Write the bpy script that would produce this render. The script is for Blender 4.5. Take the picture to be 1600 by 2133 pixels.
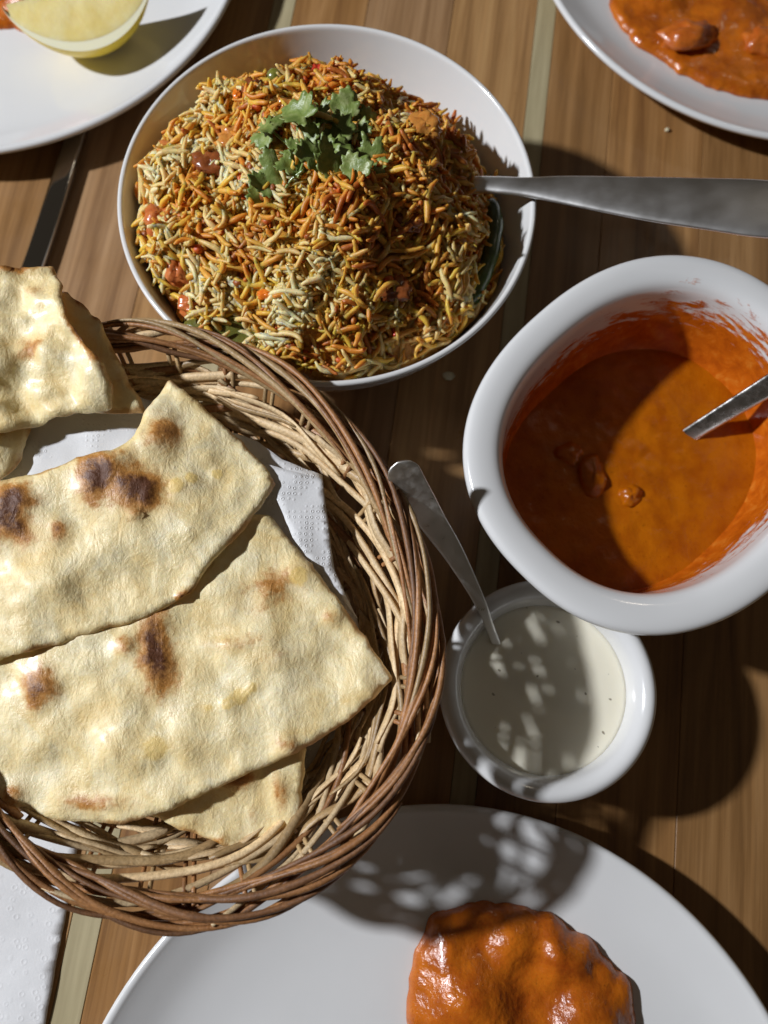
import bpy, math, random
import numpy as np
from mathutils import Vector, Matrix, noise, geometry

# ------------------------------------------------------------------ camera, world, lamps, exposure
# all sizes below are written in centimetres; S turns them into metres
S = 0.01
scene = bpy.context.scene
for o in list(bpy.data.objects):
    bpy.data.objects.remove(o)
col = scene.collection
rnd = random.Random(7)
npr = np.random.RandomState(5)

TILT, SIDE, CAMH = math.radians(14.7), math.radians(-1.5), 33.5
cd = bpy.data.cameras.new('camera')
cam = bpy.data.objects.new('camera', cd)
col.objects.link(cam)
ct, st = math.cos(TILT), math.sin(TILT)
right, up, fw = Vector((1, 0, 0)), Vector((0, ct, st)), Vector((0, st, -ct))
r2 = right * math.cos(SIDE) + fw * math.sin(SIDE)
f2 = fw * math.cos(SIDE) - right * math.sin(SIDE)
m = Matrix((r2, up, -f2)).transposed().to_4x4()
m.translation = Vector((0, 0, CAMH * S))
cam.matrix_world = m
cd.sensor_fit = 'VERTICAL'
cd.sensor_height = 24
cd.sensor_width = 18
cd.lens = 24 * 1620 / 2133
cd.clip_start = 0.01
cd.clip_end = 20
cd.dof.use_dof = True
cd.dof.focus_distance = 26.3 * S
cd.dof.aperture_fstop = 6.0
scene.camera = cam

world = bpy.data.worlds.new('World')
scene.world = world
world.use_nodes = True
bg = world.node_tree.nodes['Background']
bg.inputs[0].default_value = (1.0, 0.83, 0.64, 1)
bg.inputs[1].default_value = 0.042

def point_lamp(name, loc, watts, radius, color):
    l = bpy.data.lights.new(name, 'POINT')
    l.energy = watts
    l.shadow_soft_size = radius
    l.color = color
    o = bpy.data.objects.new(name, l)
    o.location = Vector(loc) * S
    col.objects.link(o)
    return o

# the hard lamp over the left end of the table, and a weaker one farther off over the right
point_lamp('key_lamp', (-130, 24, 108), 138, 0.042, (0.945, 0.975, 1.03))
point_lamp('far_lamp', (75, 105, 120), 1.5, 0.06, (1.0, 0.86, 0.68))

scene.view_settings.view_transform = 'Standard'
scene.view_settings.look = 'None'
scene.view_settings.exposure = 0.0
scene.view_settings.gamma = 1.0
scene.view_settings.use_curve_mapping = False
scene.render.engine = 'CYCLES'
scene.cycles.use_denoising = True
scene.cycles.caustics_reflective = False
scene.cycles.caustics_refractive = False
scene.cycles.max_bounces = 8

# ------------------------------------------------------------------ helpers
def tag(o, label=None, cat=None, group=None, kind=None):
    if label: o['label'] = label
    if cat: o['category'] = cat
    if group: o['group'] = group
    if kind: o['kind'] = kind
    return o

def empty(name, loc=(0, 0, 0)):
    o = bpy.data.objects.new(name, None)
    o.location = Vector(loc) * S
    o.empty_display_size = 0.01
    col.objects.link(o)
    return o

def link(name, me, mat=None, parent=None, origin=(0, 0, 0)):
    if mat is not None and not me.materials:
        me.materials.append(mat)
    o = bpy.data.objects.new(name, me)
    col.objects.link(o)
    if parent is not None:
        o.parent = parent
        o.matrix_parent_inverse = Matrix.Identity(4)
        o.location = Vector(origin) * S - abs_loc(parent)
    else:
        o.location = Vector(origin) * S
    return o

def abs_loc(o):
    v = Vector((0, 0, 0))
    while o is not None:
        v += o.location
        o = o.parent
    return v

def mesh(name, verts, faces, smooth=True, origin=(0, 0, 0), attrs=None):
    """verts in cm, world; stored relative to origin in metres"""
    v = (np.asarray(verts, float) - np.asarray(origin, float)) * S
    me = bpy.data.meshes.new(name)
    me.from_pydata(v.tolist(), [], [tuple(f) for f in faces])
    me.update()
    if smooth:
        me.polygons.foreach_set('use_smooth', [True] * len(me.polygons))
    if attrs:
        for k, a in attrs.items():
            at = me.color_attributes.new(k, 'FLOAT_COLOR', 'POINT')
            a = np.asarray(a, np.float32)
            if a.shape[1] == 3:
                a = np.c_[a, np.ones(len(a), np.float32)]
            at.data.foreach_set('color', a.ravel())
    return me

def lathe(prof, n=128, sx=1.0, sy=1.0, ang=0.0, c=(0, 0), se=2.0):
    """prof: list of (r, z) or (rx, ry, z); closed top and bottom when r is 0"""
    V, F = [], []
    ca, sa = math.cos(ang), math.sin(ang)
    rows = []
    for p in prof:
        rx, ry, z = (p[0] * sx, p[0] * sy, p[1]) if len(p) == 2 else p
        if rx < 1e-6:
            rows.append([len(V)])
            V.append((c[0], c[1], z))
            continue
        row = []
        for i in range(n):
            t = 2 * math.pi * i / n
            x, y = rx * math.cos(t), ry * math.sin(t)
            if se != 2.0:
                k_ = (abs(math.cos(t)) ** se + abs(math.sin(t)) ** se) ** (-1 / se)
                x, y = x * k_, y * k_
            row.append(len(V))
            V.append((c[0] + x * ca - y * sa, c[1] + x * sa + y * ca, z))
        rows.append(row)
    for a, b in zip(rows[:-1], rows[1:]):
        for i in range(n):
            j = (i + 1) % n
            if len(a) == 1 and len(b) > 1: F.append((a[0], b[j], b[i]))
            elif len(b) == 1 and len(a) > 1: F.append((a[i], a[j], b[0]))
            elif len(a) > 1: F.append((a[i], a[j], b[j], b[i]))
    return V, [tuple(reversed(f)) for f in F]

def smooth_path(pts, n):
    """Catmull-Rom through pts, n samples"""
    p = np.asarray(pts, float)
    p = np.vstack([2 * p[0] - p[1], p, 2 * p[-1] - p[-2]])
    k = len(p) - 3
    out = []
    for s in np.linspace(0, k - 1e-6, n):
        i = int(s); t = s - i
        a, b, c_, d = p[i], p[i + 1], p[i + 2], p[i + 3]
        out.append(.5 * ((2 * b) + (-a + c_) * t + (2 * a - 5 * b + 4 * c_ - d) * t * t + (-a + 3 * b - 3 * c_ + d) * t ** 3))
    return np.array(out)

def sweep(path, rw, rh, nseg=8, upv=None, power=2.0, closed=False, twist=None):
    """sweep a superellipse (half-width rw, half-height rh per point) along path; upv = normal per point"""
    P = np.asarray(path, float)
    n = len(P)
    rw = np.broadcast_to(rw, n); rh = np.broadcast_to(rh, n)
    if closed: T = np.roll(P, -1, 0) - np.roll(P, 1, 0)
    else: T = np.gradient(P, axis=0)
    T /= np.linalg.norm(T, axis=1)[:, None] + 1e-12
    if upv is None: upv = np.tile((0, 0, 1.0), (n, 1))
    U = np.broadcast_to(np.asarray(upv, float), (n, 3))
    side = np.cross(T, U); side /= np.linalg.norm(side, axis=1)[:, None] + 1e-12
    U = np.cross(side, T)
    V, F = [], []
    ths = [2 * math.pi * (k + .5) / nseg for k in range(nseg)]
    sg = lambda v: math.copysign(abs(v) ** (2 / power), v)
    ring = [(sg(math.cos(t)), sg(math.sin(t))) for t in ths]
    for i in range(n):
        for a, b in ring:
            V.append(P[i] + side[i] * a * rw[i] + U[i] * b * rh[i])
    m_ = n if closed else n - 1
    for i in range(m_):
        j = (i + 1) % n
        for k in range(nseg):
            l = (k + 1) % nseg
            F.append((i * nseg + k, i * nseg + l, j * nseg + l, j * nseg + k))
    if not closed:
        F.append(tuple(range(nseg - 1, -1, -1)))
        F.append(tuple((n - 1) * nseg + k for k in range(nseg)))
    return V, [tuple(reversed(f)) for f in F]

def fbm(x, y, z=0.0, sc=1.0, oct=3):
    return noise.fractal(Vector((x * sc, y * sc, z * sc)), 1.0, 2.0, oct)

# ------------------------------------------------------------------ materials
class M:
    def __init__(self, name):
        self.mat = bpy.data.materials.new(name)
        self.mat.use_nodes = True
        self.nt = self.mat.node_tree
        self.b = self.nt.nodes['Principled BSDF']
        self._tc = None
    def n(self, t, **kw):
        nd = self.nt.nodes.new(t)
        for k, v in kw.items(): setattr(nd, k, v)
        return nd
    def l(self, a, b): self.nt.links.new(a, b)
    def set(self, **kw):
        for k, v in kw.items():
            k = k.replace('_', ' ')
            i = self.b.inputs[k]
            i.default_value = (*v, 1) if isinstance(v, tuple) and len(v) == 3 and i.type == 'RGBA' else v
        return self
    def co(self, scale=(1, 1, 1), rot=(0, 0, 0), loc=(0, 0, 0), kind='Object'):
        """object coordinates in centimetres"""
        tc = self.n('ShaderNodeTexCoord')
        mp = self.n('ShaderNodeMapping')
        mp.inputs['Scale'].default_value = tuple(100 * s for s in scale)
        mp.inputs['Rotation'].default_value = rot
        mp.inputs['Location'].default_value = loc
        self.l(tc.outputs[kind], mp.inputs[0])
        return mp.outputs[0]
    def noise(self, scale, detail=4, rough=.55, vec=None, dist=0.0):
        nd = self.n('ShaderNodeTexNoise')
        nd.inputs['Scale'].default_value = scale
        nd.inputs['Detail'].default_value = detail
        nd.inputs['Roughness'].default_value = rough
        nd.inputs['Distortion'].default_value = dist
        self.l(vec if vec is not None else self.co(), nd.inputs['Vector'])
        return nd.outputs['Fac']
    def ramp(self, fac, stops, interp='LINEAR'):
        nd = self.n('ShaderNodeValToRGB')
        nd.color_ramp.interpolation = interp
        e = nd.color_ramp.elements
        while len(e) < len(stops): e.new(.5)
        for el, (p, c) in zip(e, stops):
            el.position = p
            el.color = (*c, 1) if not isinstance(c, (int, float)) else (c, c, c, 1)
        self.l(fac, nd.inputs[0])
        return nd.outputs[0]
    def mix(self, fac, a, b, blend='MIX'):
        nd = self.n('ShaderNodeMix', data_type='RGBA', blend_type=blend)
        for i, v in ((0, fac), (6, a), (7, b)):
            if hasattr(v, 'links'): self.l(v, nd.inputs[i])
            else: nd.inputs[i].default_value = v if isinstance(v, (int, float)) else (*v, 1)
        return nd.outputs[2]
    def math(self, op, a, b=0.0, c=0.0, clamp=False):
        nd = self.n('ShaderNodeMath', operation=op, use_clamp=clamp)
        for i, v in enumerate((a, b, c)):
            if hasattr(v, 'links'): self.l(v, nd.inputs[i])
            else: nd.inputs[i].default_value = v
        return nd.outputs[0]
    def bump(self, h, dist, strength=1.0, prev=None):
        nd = self.n('ShaderNodeBump')
        nd.inputs['Strength'].default_value = strength
        nd.inputs['Distance'].default_value = dist * S
        self.l(h, nd.inputs['Height'])
        if prev is not None: self.l(prev, nd.inputs['Normal'])
        self.l(nd.outputs[0], self.b.inputs['Normal'])
        return nd.outputs[0]
    def to(self, out, name): self.l(out, self.b.inputs[name]); return self
    def attr(self, name):
        nd = self.n('ShaderNodeAttribute', attribute_name=name)
        return nd.outputs['Color']

def porcelain(name, c=(.70, .70, .695)):
    k = M(name).set(Base_Color=c, Roughness=.12, Coat_Weight=.3, Coat_Roughness=.05)
    n1 = k.noise(.35, 3)
    k.to(k.ramp(n1, [(.3, tuple(v * .97 for v in c)), (.7, c)]), 'Base Color')
    n2 = k.noise(1.3, 4)
    k.to(k.ramp(n2, [(.35, .10), (.7, .22)]), 'Roughness')
    return k
MAT = {}
MAT['porcelain'] = porcelain('white_porcelain').mat

def wood_mat(name, c1, c2, c3, seed, line=1.0):
    k = M(name)
    v = k.co(scale=(1, .05, 1), loc=(seed * 3.7, seed * 1.3, 0))
    n1 = k.noise(1.1, 6, .62, v, .6)
    v2 = k.co(scale=(1, .02, 1), loc=(seed * 9.1, seed * .7, 0))
    n2 = k.noise(6.5, 5, .7, v2)
    cc = k.ramp(n1, [(.28, c1), (.48, c2), (.72, c3)])
    cc2 = k.ramp(n2, [(.3, (.62, .58, .55)), (.55, (1, 1, 1)), (.75, (1.12, 1.1, 1.08))])
    cc = k.mix(.55 * line, cc, cc2, 'MULTIPLY')
    v3 = k.co(scale=(1, .01, 1), loc=(seed * 5.1, 0, 0))
    n3 = k.noise(2.2, 2, .4, v3)
    cc = k.mix(k.ramp(n3, [(.60, 0.0), (.70, .4)]), cc, tuple(min(1, x * 1.4) for x in c2))
    k.to(cc, 'Base Color')
    rr = k.noise(.5, 5, .6)
    k.to(k.ramp(rr, [(.3, .26), (.7, .46)]), 'Roughness')
    k.bump(n2, .012, .5)
    k.set(Specular_IOR_Level=.45)
    return k.mat

def steel(name, rough=.2, base=(.62, .60, .57), scratch=.03):
    k = M(name).set(Base_Color=base, Metallic=1.0, Roughness=rough)
    n1 = k.noise(2.5, 5, .6)
    k.to(k.ramp(n1, [(.3, rough * .7), (.7, rough * 1.6)]), 'Roughness')
    n2 = k.noise(.9, 3, .5)
    k.bump(n2, scratch, .6)
    return k
MAT['steel'] = steel('polished_steel', .20, (.55, .535, .51)).mat

# ------------------------------------------------------------------ table top (planks and pale inlay strips)
TA = math.radians(8.3)
table = tag(empty('table_top'), kind='structure')
table.rotation_euler = (0, 0, -TA)
tones = [((0.167, 0.075, 0.026), (0.293, 0.147, 0.050), (0.412, 0.223, 0.087)),
         ((0.196, 0.103, 0.046), (0.305, 0.174, 0.082), (0.412, 0.251, 0.129)),
         ((0.148, 0.071, 0.024), (0.255, 0.130, 0.046), (0.373, 0.206, 0.082)),
         ((0.215, 0.112, 0.042), (0.352, 0.192, 0.075), (0.470, 0.277, 0.116))]
wmats = [wood_mat('table_wood_%s' % 'abcd'[i], *tones[i], seed=i + 1) for i in range(4)]
kp = M('pale_inlay_wood')
kv = kp.co(scale=(1, .06, 1))
kp.to(kp.ramp(kp.noise(2.5, 5, .6, kv), [(.3, (.32, .265, .15)), (.7, (.45, .385, .23))]), 'Base Color').set(Roughness=.4)
pale = kp.mat
edges = [-60, -52, -45, -38.2, -37.1, -31, -24.1, -23.0, -18.4, -13.5, -10.12, -8.95, -5.1, -.55, 3.95, 4.98, 8.3, 13.2, 18.0, 19.1, 24, 29.5, 33, 34.1, 41, 48, 60]
ti = 0
for a, b in zip(edges[:-1], edges[1:]):
    isp = (b - a) < 1.3
    g_ = .012
    x0, x1, y0, y1, z0, zt = a + g_, b - g_, -60, 90, -2.5, 0.0
    bv = .02
    prof = [(x0, z0), (x0, zt - bv), (x0 + bv, zt), (x1 - bv, zt), (x1, zt - bv), (x1, z0)]
    V = [(x, y0, z) for x, z in prof] + [(x, y1, z) for x, z in prof]
    n = len(prof)
    F = [(i, (i + 1) % n, n + (i + 1) % n, n + i) for i in range(n)] + [tuple(range(n - 1, -1, -1)), tuple(range(n, 2 * n))]
    F = [tuple(reversed(f)) for f in F]
    mt = pale if isp else wmats[[0, 1, 3, 2, 0, 2, 1, 3][ti % 8]]
    if not isp: ti += 1
    me = mesh('plank', V, F, smooth=False)
    link('plank', me, mt, table)
V = [(-59, -59, -2.6), (59, -59, -2.6), (59, 89, -2.6), (-59, 89, -2.6), (-59, -59, -.06), (59, -59, -.06), (59, 89, -.06), (-59, 89, -.06)]
F = [(3, 2, 1, 0), (4, 5, 6, 7), (0, 1, 5, 4), (1, 2, 6, 5), (2, 3, 7, 6), (3, 0, 4, 7)]
kd = M('dark_glue').set(Base_Color=(.035, .02, .01), Roughness=.7)
link('board', mesh('board', V, F, False), kd.mat, table)

# ------------------------------------------------------------------ plates
def plate(c, label, R=13.6, H=1.9):
    k = R / 13.6
    prof = [(0, .35), (7.6 * k, .35), (7.9 * k, 0.02), (8.5 * k, 0.02), (8.8 * k, .3), (11.2 * k, .72), (12.9 * k, H - .75), (13.42 * k, H - .42),
            (R, H - .2), (R, H - .08), (13.5 * k, H), (13.36 * k, H - .01), (13.2 * k, H - .10), (12.7 * k, H - .34), (11.6 * k, 1.12), (10.2 * k, .86), (8.6 * k, .72), (6 * k, .66), (0, .64)]
    pp = smooth_prof(prof)
    V, F = lathe(pp, 160, c=c)
    o = link('dinner_plate', mesh('dinner_plate', V, F, origin=(c[0], c[1], 0)), MAT['porcelain'], None, (c[0], c[1], 0))
    return tag(o, label, 'plate', 'dinner plates')

def smooth_prof(p, sub=3):
    q = smooth_path([(a, b, 0) for a, b in p], (len(p) - 1) * sub + 1)
    q[:, 0] = np.maximum(q[:, 0], 0)
    q[0, 0] = p[0][0]; q[-1, 0] = 0 if p[-1][0] == 0 else q[-1, 0]
    return [(a, b) for a, b, _ in q]

PB, PTL, PTR = (2.72, -16.9), (-19.75, 39.25), (22.4, 40.6)
plate(PB, 'white plate under the basket shadow with one large curry mound, nearest the camera')
plate(PTL, 'white plate at top left carrying the lemon wedge')
plate(PTR, 'white plate at top right with curry and no lemon')
def plate_z(x, y, c): 
    r = math.hypot(x - c[0], y - c[1])
    return float(np.interp(r, [0, 6, 8.6, 10.2, 11.6, 12.7, 13.3], [.64, .66, .72, .86, 1.12, 1.56, 1.85]))

# ------------------------------------------------------------------ curry helping on a plate (thick glossy gravy)
def curry_mat(name, base, dark, spec=.5, sss=.2, lump=1.0):
    k = M(name)
    n1 = k.noise(.9, 5, .6)
    cc = k.ramp(n1, [(.3, dark), (.6, base)])
    n2 = k.noise(7, 3, .6)
    cc = k.mix(k.ramp(n2, [(.62, 0.0), (.74, .5)]), cc, tuple(v * .45 for v in dark))
    k.to(cc, 'Base Color')
    k.set(Roughness=.22, Subsurface_Weight=sss, Subsurface_Radius=(1.0, .35, .1), Subsurface_Scale=.003, Specular_IOR_Level=spec, Coat_Weight=.25 if spec > .4 else 0.0, Coat_Roughness=.08)
    n3 = k.noise(4.5, 4, .6)
    b = k.bump(n3, .05 * lump, .8)
    k.bump(k.noise(1.6, 2, .5), .12 * lump, .5, b)
    return k.mat
MAT['gravy'] = curry_mat('curry_gravy', (.52, .135, .007), (.30, .058, .004))
MAT['liquid'] = curry_mat('curry_liquid', (.42, .115, .002), (.31, .068, .0014), spec=.35, sss=.05, lump=.6)

def in_poly(x, y, poly):
    c = False
    n = len(poly)
    for i in range(n):
        x1, y1 = poly[i][:2]; x2, y2 = poly[(i + 1) % n][:2]
        if (y1 > y) != (y2 > y) and x < (x2 - x1) * (y - y1) / (y2 - y1) + x1: c = not c
    return c

def poly_dist(P, poly):
    P = np.asarray(P)[:, None, :2]
    A = np.asarray([p[:2] for p in poly], float); B = np.roll(A, -1, 0)
    d = B - A
    t = ((P - A) * d).sum(2) / ((d ** 2).sum(1) + 1e-12)
    t = np.clip(t, 0, 1)
    return np.sqrt((((A + t[..., None] * d) - P) ** 2).sum(2)).min(1)

def sheet(outline, step, jit=.35, seed=0, wob=0.0, wsc=1.5, cham=1, cut=.14):
    """triangulated interior of an outline: returns pts (N,2), tris, boundary edges, resampled outline"""
    rr = random.Random(seed)
    pts = np.asarray([p[:2] for p in outline], float)
    for _ in range(cham):   # cut the corners a little
        nx = np.roll(pts, -1, 0)
        pts = np.stack([pts * (1 - cut) + nx * cut, pts * cut + nx * (1 - cut)], 1).reshape(-1, 2)
    out = []
    n = len(pts)
    for i in range(n):
        a, b = pts[i], pts[(i + 1) % n]
        k = max(1, int(round(np.linalg.norm(b - a) / step)))
        for j in range(k):
            p = a + (b - a) * j / k
            if wob:
                w = noise.noise_vector(Vector((p[0] * wsc, p[1] * wsc, seed * 7.3))) + .5 * noise.noise_vector(Vector((p[0] * wsc * 3, p[1] * wsc * 3, seed * 3.3)))
                p = p + wob * np.array((w[0], w[1]))
            out.append(tuple(p))
    x0, y0 = np.min(out, 0); x1, y1 = np.max(out, 0)
    inner = []
    row = 0
    y = y0
    while y < y1:
        x = x0 + (step / 2 if row % 2 else 0)
        while x < x1:
            q = (x + rr.uniform(-jit, jit) * step, y + rr.uniform(-jit, jit) * step)
            inner.append(q)
            x += step
        y += step * .87
        row += 1
    inner = [q for q in inner if in_poly(q[0], q[1], out)]
    d = poly_dist(inner, out)
    inner = [q for q, dd in zip(inner, d) if dd > step * .55]
    allp = [Vector(p) for p in out + inner]
    vs, es, fs, ov, oe, of = geometry.delaunay_2d_cdt(allp, [], [list(range(len(out)))], 1, 1e-6)
    P = np.array([(v[0], v[1]) for v in vs])
    cnt = {}
    T = []
    for f in fs:
        a, b, c = [P[i] for i in f]
        if (b[0] - a[0]) * (c[1] - a[1]) - (b[1] - a[1]) * (c[0] - a[0]) < 0: f = [f[0], f[2], f[1]]
        T.append(tuple(f))
        for i in range(3):
            e = (f[i], f[(i + 1) % 3]); cnt[e] = 1
    be = [e for e in cnt if (e[1], e[0]) not in cnt]
    return P, T, be, out

def slab(P, T, be, zt, zb):
    n = len(P)
    V = [(p[0], p[1], z) for p, z in zip(P, zt)] + [(p[0], p[1], z) for p, z in zip(P, zb)]
    F = list(T) + [(a + n, c + n, b + n) for a, b, c in T]
    F += [(b, a, a + n, b + n) for a, b in be]
    return V, F

def gravy(name, outline, pc, h, lumps, label, seed, mat='gravy'):
    P, T, be, out = sheet(outline, .16, seed=seed, wob=.2, wsc=.8, cham=2)
    d = poly_dist(P, out)
    e = np.clip(d / .9, 0, 1)
    zt, zb = [], []
    for (x, y), ee in zip(P, e):
        zp = plate_z(x, y, pc) + .01
        z = h * math.sqrt(max(0, 1 - (1 - ee) ** 2))
        for lx, ly, lr, lh in lumps:
            q = ((x - lx) ** 2 + (y - ly) ** 2) / lr ** 2
            z += lh * math.exp(-q ** 1.6) * ee
        z += ee * (.13 * fbm(x, y, seed, .7, 2) + .03 * fbm(x, y, seed + 3, 2.4, 3))
        zt.append(zp + max(.02, z)); zb.append(zp)
    V, F = slab(P, T, be, zt, zb)
    c = (float(P[:, 0].mean()), float(P[:, 1].mean()), 0)
    o = link(name, mesh(name, V, F, origin=c), MAT[mat], None, c)
    return tag(o, label, 'curry', 'curry helpings on the plates')

gravy('curry_helping', [(1.55, -10.8), (1.69, -9.39), (1.97, -8.3), (2.61, -7.35), (4.31, -6.85), (5.74, -6.95), (7.32, -7.41), (8.85, -8.47), (9.99, -9.66), (10.3, -11), (9.6, -13.4), (7, -14.6), (4, -14.4), (2.2, -13)], PB, .62,
      [(4.0, -10.4, 1.5, .95), (7.5, -8.7, .9, .5), (8.1, -11.0, 1.2, .8), (5.9, -12.4, 1.5, .7), (3.0, -8.6, .7, .25), (5.6, -8.3, .8, .35)], 'large glossy orange curry mound on the nearest plate at the bottom', 3)
gravy('curry_helping', [(-19.5, 34.1), (-18.1, 34.4), (-16.9, 33.75), (-15.9, 33.55), (-14.9, 33.75), (-13.9, 34.6), (-13.2, 36), (-14, 38.5), (-17, 40), (-20.5, 39), (-21.5, 36)], PTL, .5,
      [(-17, 36.5, 1.6, .7), (-19.3, 36.8, 1.3, .4), (-15.3, 36.2, 1.2, .35)], 'orange curry behind the lemon wedge at the top left corner', 5)
gravy('curry_helping', [(12.9, 36.5), (13.15, 35.2), (13.95, 33.5), (15.3, 32.75), (16.4, 31.6), (18.2, 30.75), (20.2, 30.35), (22.6, 30.9), (24, 33), (24.5, 37), (22, 40), (17, 40), (13.6, 38.6)], PTR, .5,
      [(19.5, 35.2, 2.2, .5), (22, 33.4, 1.4, .5), (15.6, 36.6, 1.5, .5)], 'orange curry spread at the top right corner with chunks in it', 9)

def lump(name, c, r, mat, label=None, cat=None, group=None, parent=None, seed=1, amp=.22, fl=1.6, box=0):
    """irregular rounded chunk: r = three half sizes"""
    V, F = [], []
    nu, nv = 22, 14
    for j in range(nv + 1):
        t = math.pi * j / nv
        for i in range(nu):
            p = 2 * math.pi * i / nu
            v = Vector((math.sin(t) * math.cos(p), math.sin(t) * math.sin(p), math.cos(t)))
            s = 1 + amp * noise.fractal(v * fl + Vector((seed * 5.1, seed, 0)), 1, 2, 3)
            if box: s *= (abs(v[0]) ** box + abs(v[1]) ** box + abs(v[2]) ** box) ** (-1 / box) * .92
            V.append((c[0] + v[0] * r[0] * s, c[1] + v[1] * r[1] * s, c[2] + v[2] * r[2] * s))
    for j in range(nv):
        for i in range(nu):
            k = (i + 1) % nu
            F.append((j * nu + i, (j + 1) * nu + i, (j + 1) * nu + k, j * nu + k))
    o = link(name, mesh(name, V, F, origin=c), mat, parent, c)
    if label: tag(o, label, cat, group)
    return o
MAT['meat'] = curry_mat('sauced_meat', (.56, .15, .018), (.38, .075, .008))
lump('curry_chunk', (16.5, 33.55, 1.55), (1.5, .85, .6), MAT['meat'], 'reddish saucy chunk poking out of the curry at top right', 'food chunk', 'chunks in the curry', seed=4, amp=.5, fl=1.3, box=3)
lump('curry_chunk', (20.4, 33.2, 1.55), (.9, .7, .5), MAT['meat'], 'saucy chunk at the right frame edge in the top right curry', 'food chunk', 'chunks in the curry', seed=8, amp=.5, fl=1.3, box=3)

# ------------------------------------------------------------------ lemon wedge
def lemon():
    root = tag(empty('lemon_wedge', (-13.8, 33.2, .9)), 'juicy pale yellow lemon wedge on the top left plate', 'lemon')
    # axis direction in plan, cut face looks up and to the camera
    ax = Vector((6.6, 2.0, 0.05)).normalized()
    out_ = Vector((ax[1], -ax[0], 0)).normalized()     # towards the camera
    upz = ax.cross(out_); upz = upz if upz[2] > 0 else -upz
    c = Vector((-13.75, 33.75, 0))
    La, Ra = 3.6, 2.85
    a0, a1 = math.radians(-20), math.radians(-96)
    c[2] = 3.5
    def pt(u, rho, a):   # u -1..1 along the axis, rho fraction of radius
        prof = max(0, 1 - abs(u) ** 2.0) ** .68
        nip = .0
        r = Ra * prof * rho
        return c + ax * (u * La) + out_ * (r * math.cos(a)) + upz * (r * math.sin(a))
    us = [math.sin(math.pi / 2 * t) for t in np.linspace(-1, 1, 41)]
    # rind: outer skin
    V, F = [], []
    na = 16
    for u in us:
        for i in range(na + 1):
            a = a0 + (a1 - a0) * i / na
            p = pt(u, 1, a) 
            V.append(p)
    w = na + 1
    for i in range(len(us) - 1):
        for j in range(na):
            F.append((i * w + j, i * w + j + 1, (i + 1) * w + j + 1, (i + 1) * w + j))
    kr = M('lemon_rind').set(Roughness=.35, Subsurface_Weight=.1, Subsurface_Radius=(1, .7, .2), Subsurface_Scale=.003)
    kr.to(kr.ramp(kr.noise(1.2, 3), [(.3, (.80, .56, .04)), (.7, (.86, .66, .10))]), 'Base Color')
    kr.bump(kr.noise(9, 2, .5), .03, .6)
    link('rind', mesh('rind', V, F, origin=c), kr.mat, root, c)
    kpi = M('lemon_pith').set(Base_Color=(.86, .82, .58), Roughness=.5, Subsurface_Weight=.3, Subsurface_Radius=(1, .9, .5), Subsurface_Scale=.003)
    kpu = M('lemon_pulp').set(Roughness=.12, Subsurface_Weight=.6, Subsurface_Radius=(1, .85, .25), Subsurface_Scale=.006, Specular_IOR_Level=.7)
    vv = kpu.co()
    kpu.to(kpu.ramp(kpu.noise(.9, 2, .5, vv), [(.3, (.84, .68, .26)), (.7, (.92, .80, .42))]), 'Base Color')
    vo = kpu.n('ShaderNodeTexVoronoi'); vo.inputs['Scale'].default_value = 4.5
    kpu.l(vv, vo.inputs['Vector'])
    kpu.bump(vo.outputs['Distance'], .03, .35)
    for a, sgn in ((a0, 1), (a1, -1)):
        nrm = (-out_ * math.sin(a) + upz * math.cos(a)) * sgn
        for nm, rlo, rhi, mt, bul in (('pith', .83, 1.0, kpi.mat, .0), ('pulp', 0, .835, kpu.mat, .06)):
            V, F = [], []
            nr = 10
            for u in us:
                for j in range(nr + 1):
                    rho = rlo + (rhi - rlo) * j / nr
                    uu = u if nm == 'pith' else u * .93
                    p = pt(uu, rho, a)
                    if nm == 'pulp':
                        e = (1 - abs(u) ** 6) * (1 - (rho / .835) ** 6)
                        ridge = abs(math.sin(3.1 * math.atan2(u * La, rho * Ra + .15) + 1.2))
                        p = p + nrm * (bul * e * (.4 + .6 * ridge) + .012 * fbm(uu * 4, rho * 3, a, 2.2, 2) * e + .004)
                    V.append(p)
            w = nr + 1
            for i in range(len(us) - 1):
                for j in range(nr):
                    f = (i * w + j, i * w + j + 1, (i + 1) * w + j + 1, (i + 1) * w + j)
                    F.append(f if sgn < 0 else tuple(reversed(f)))
            link(nm, mesh(nm, V, F, origin=c), mt, root, c)
lemon()

# ------------------------------------------------------------------ rice bowl
BC = (-1.39, 19.98)
prof = [(0, .45), (3.3, .45), (3.6, .02), (4.1, .02), (4.4, .35), (5.6, 1.5), (6.85, 3.4), (7.7, 5.3), (8.12, 6.6), (8.24, 6.88), (8.21, 7.0), (8.12, 7.03), (8.02, 6.96), (7.9, 6.6), (7.45, 5.3), (6.55, 3.4), (5.3, 1.75), (3.6, .95), (0, .85)]
V, F = lathe(smooth_prof(prof), 160, c=BC)
kb = porcelain('rice_bowl_porcelain', (.71, .705, .69))
MAT['bowl'] = kb.mat
bowl = link('rice_bowl', mesh('rice_bowl', V, F, origin=(*BC, 0)), kb.mat, None, (*BC, 0))
tag(bowl, 'round white bowl filled with orange and yellow rice', 'bowl')

RC, RR = (-1.8, 19.3), 7.3
def rice_h(x, y):
    dx, dy = x - RC[0], y - RC[1]
    r = math.hypot(dx, dy) / RR
    z = 5.9 + 3.55 * max(0, 1 - r ** 2.1) ** .85
    z += .55 * math.exp(-((x + .4) ** 2 + (y - 16.9) ** 2) / 4)
    z += .75 * fbm(x, y, 3.3, .36, 2) + .55 * fbm(x, y, 8.8, .85, 2)
    if r > .86: z -= (r - .86) * 3
    return z

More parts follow.
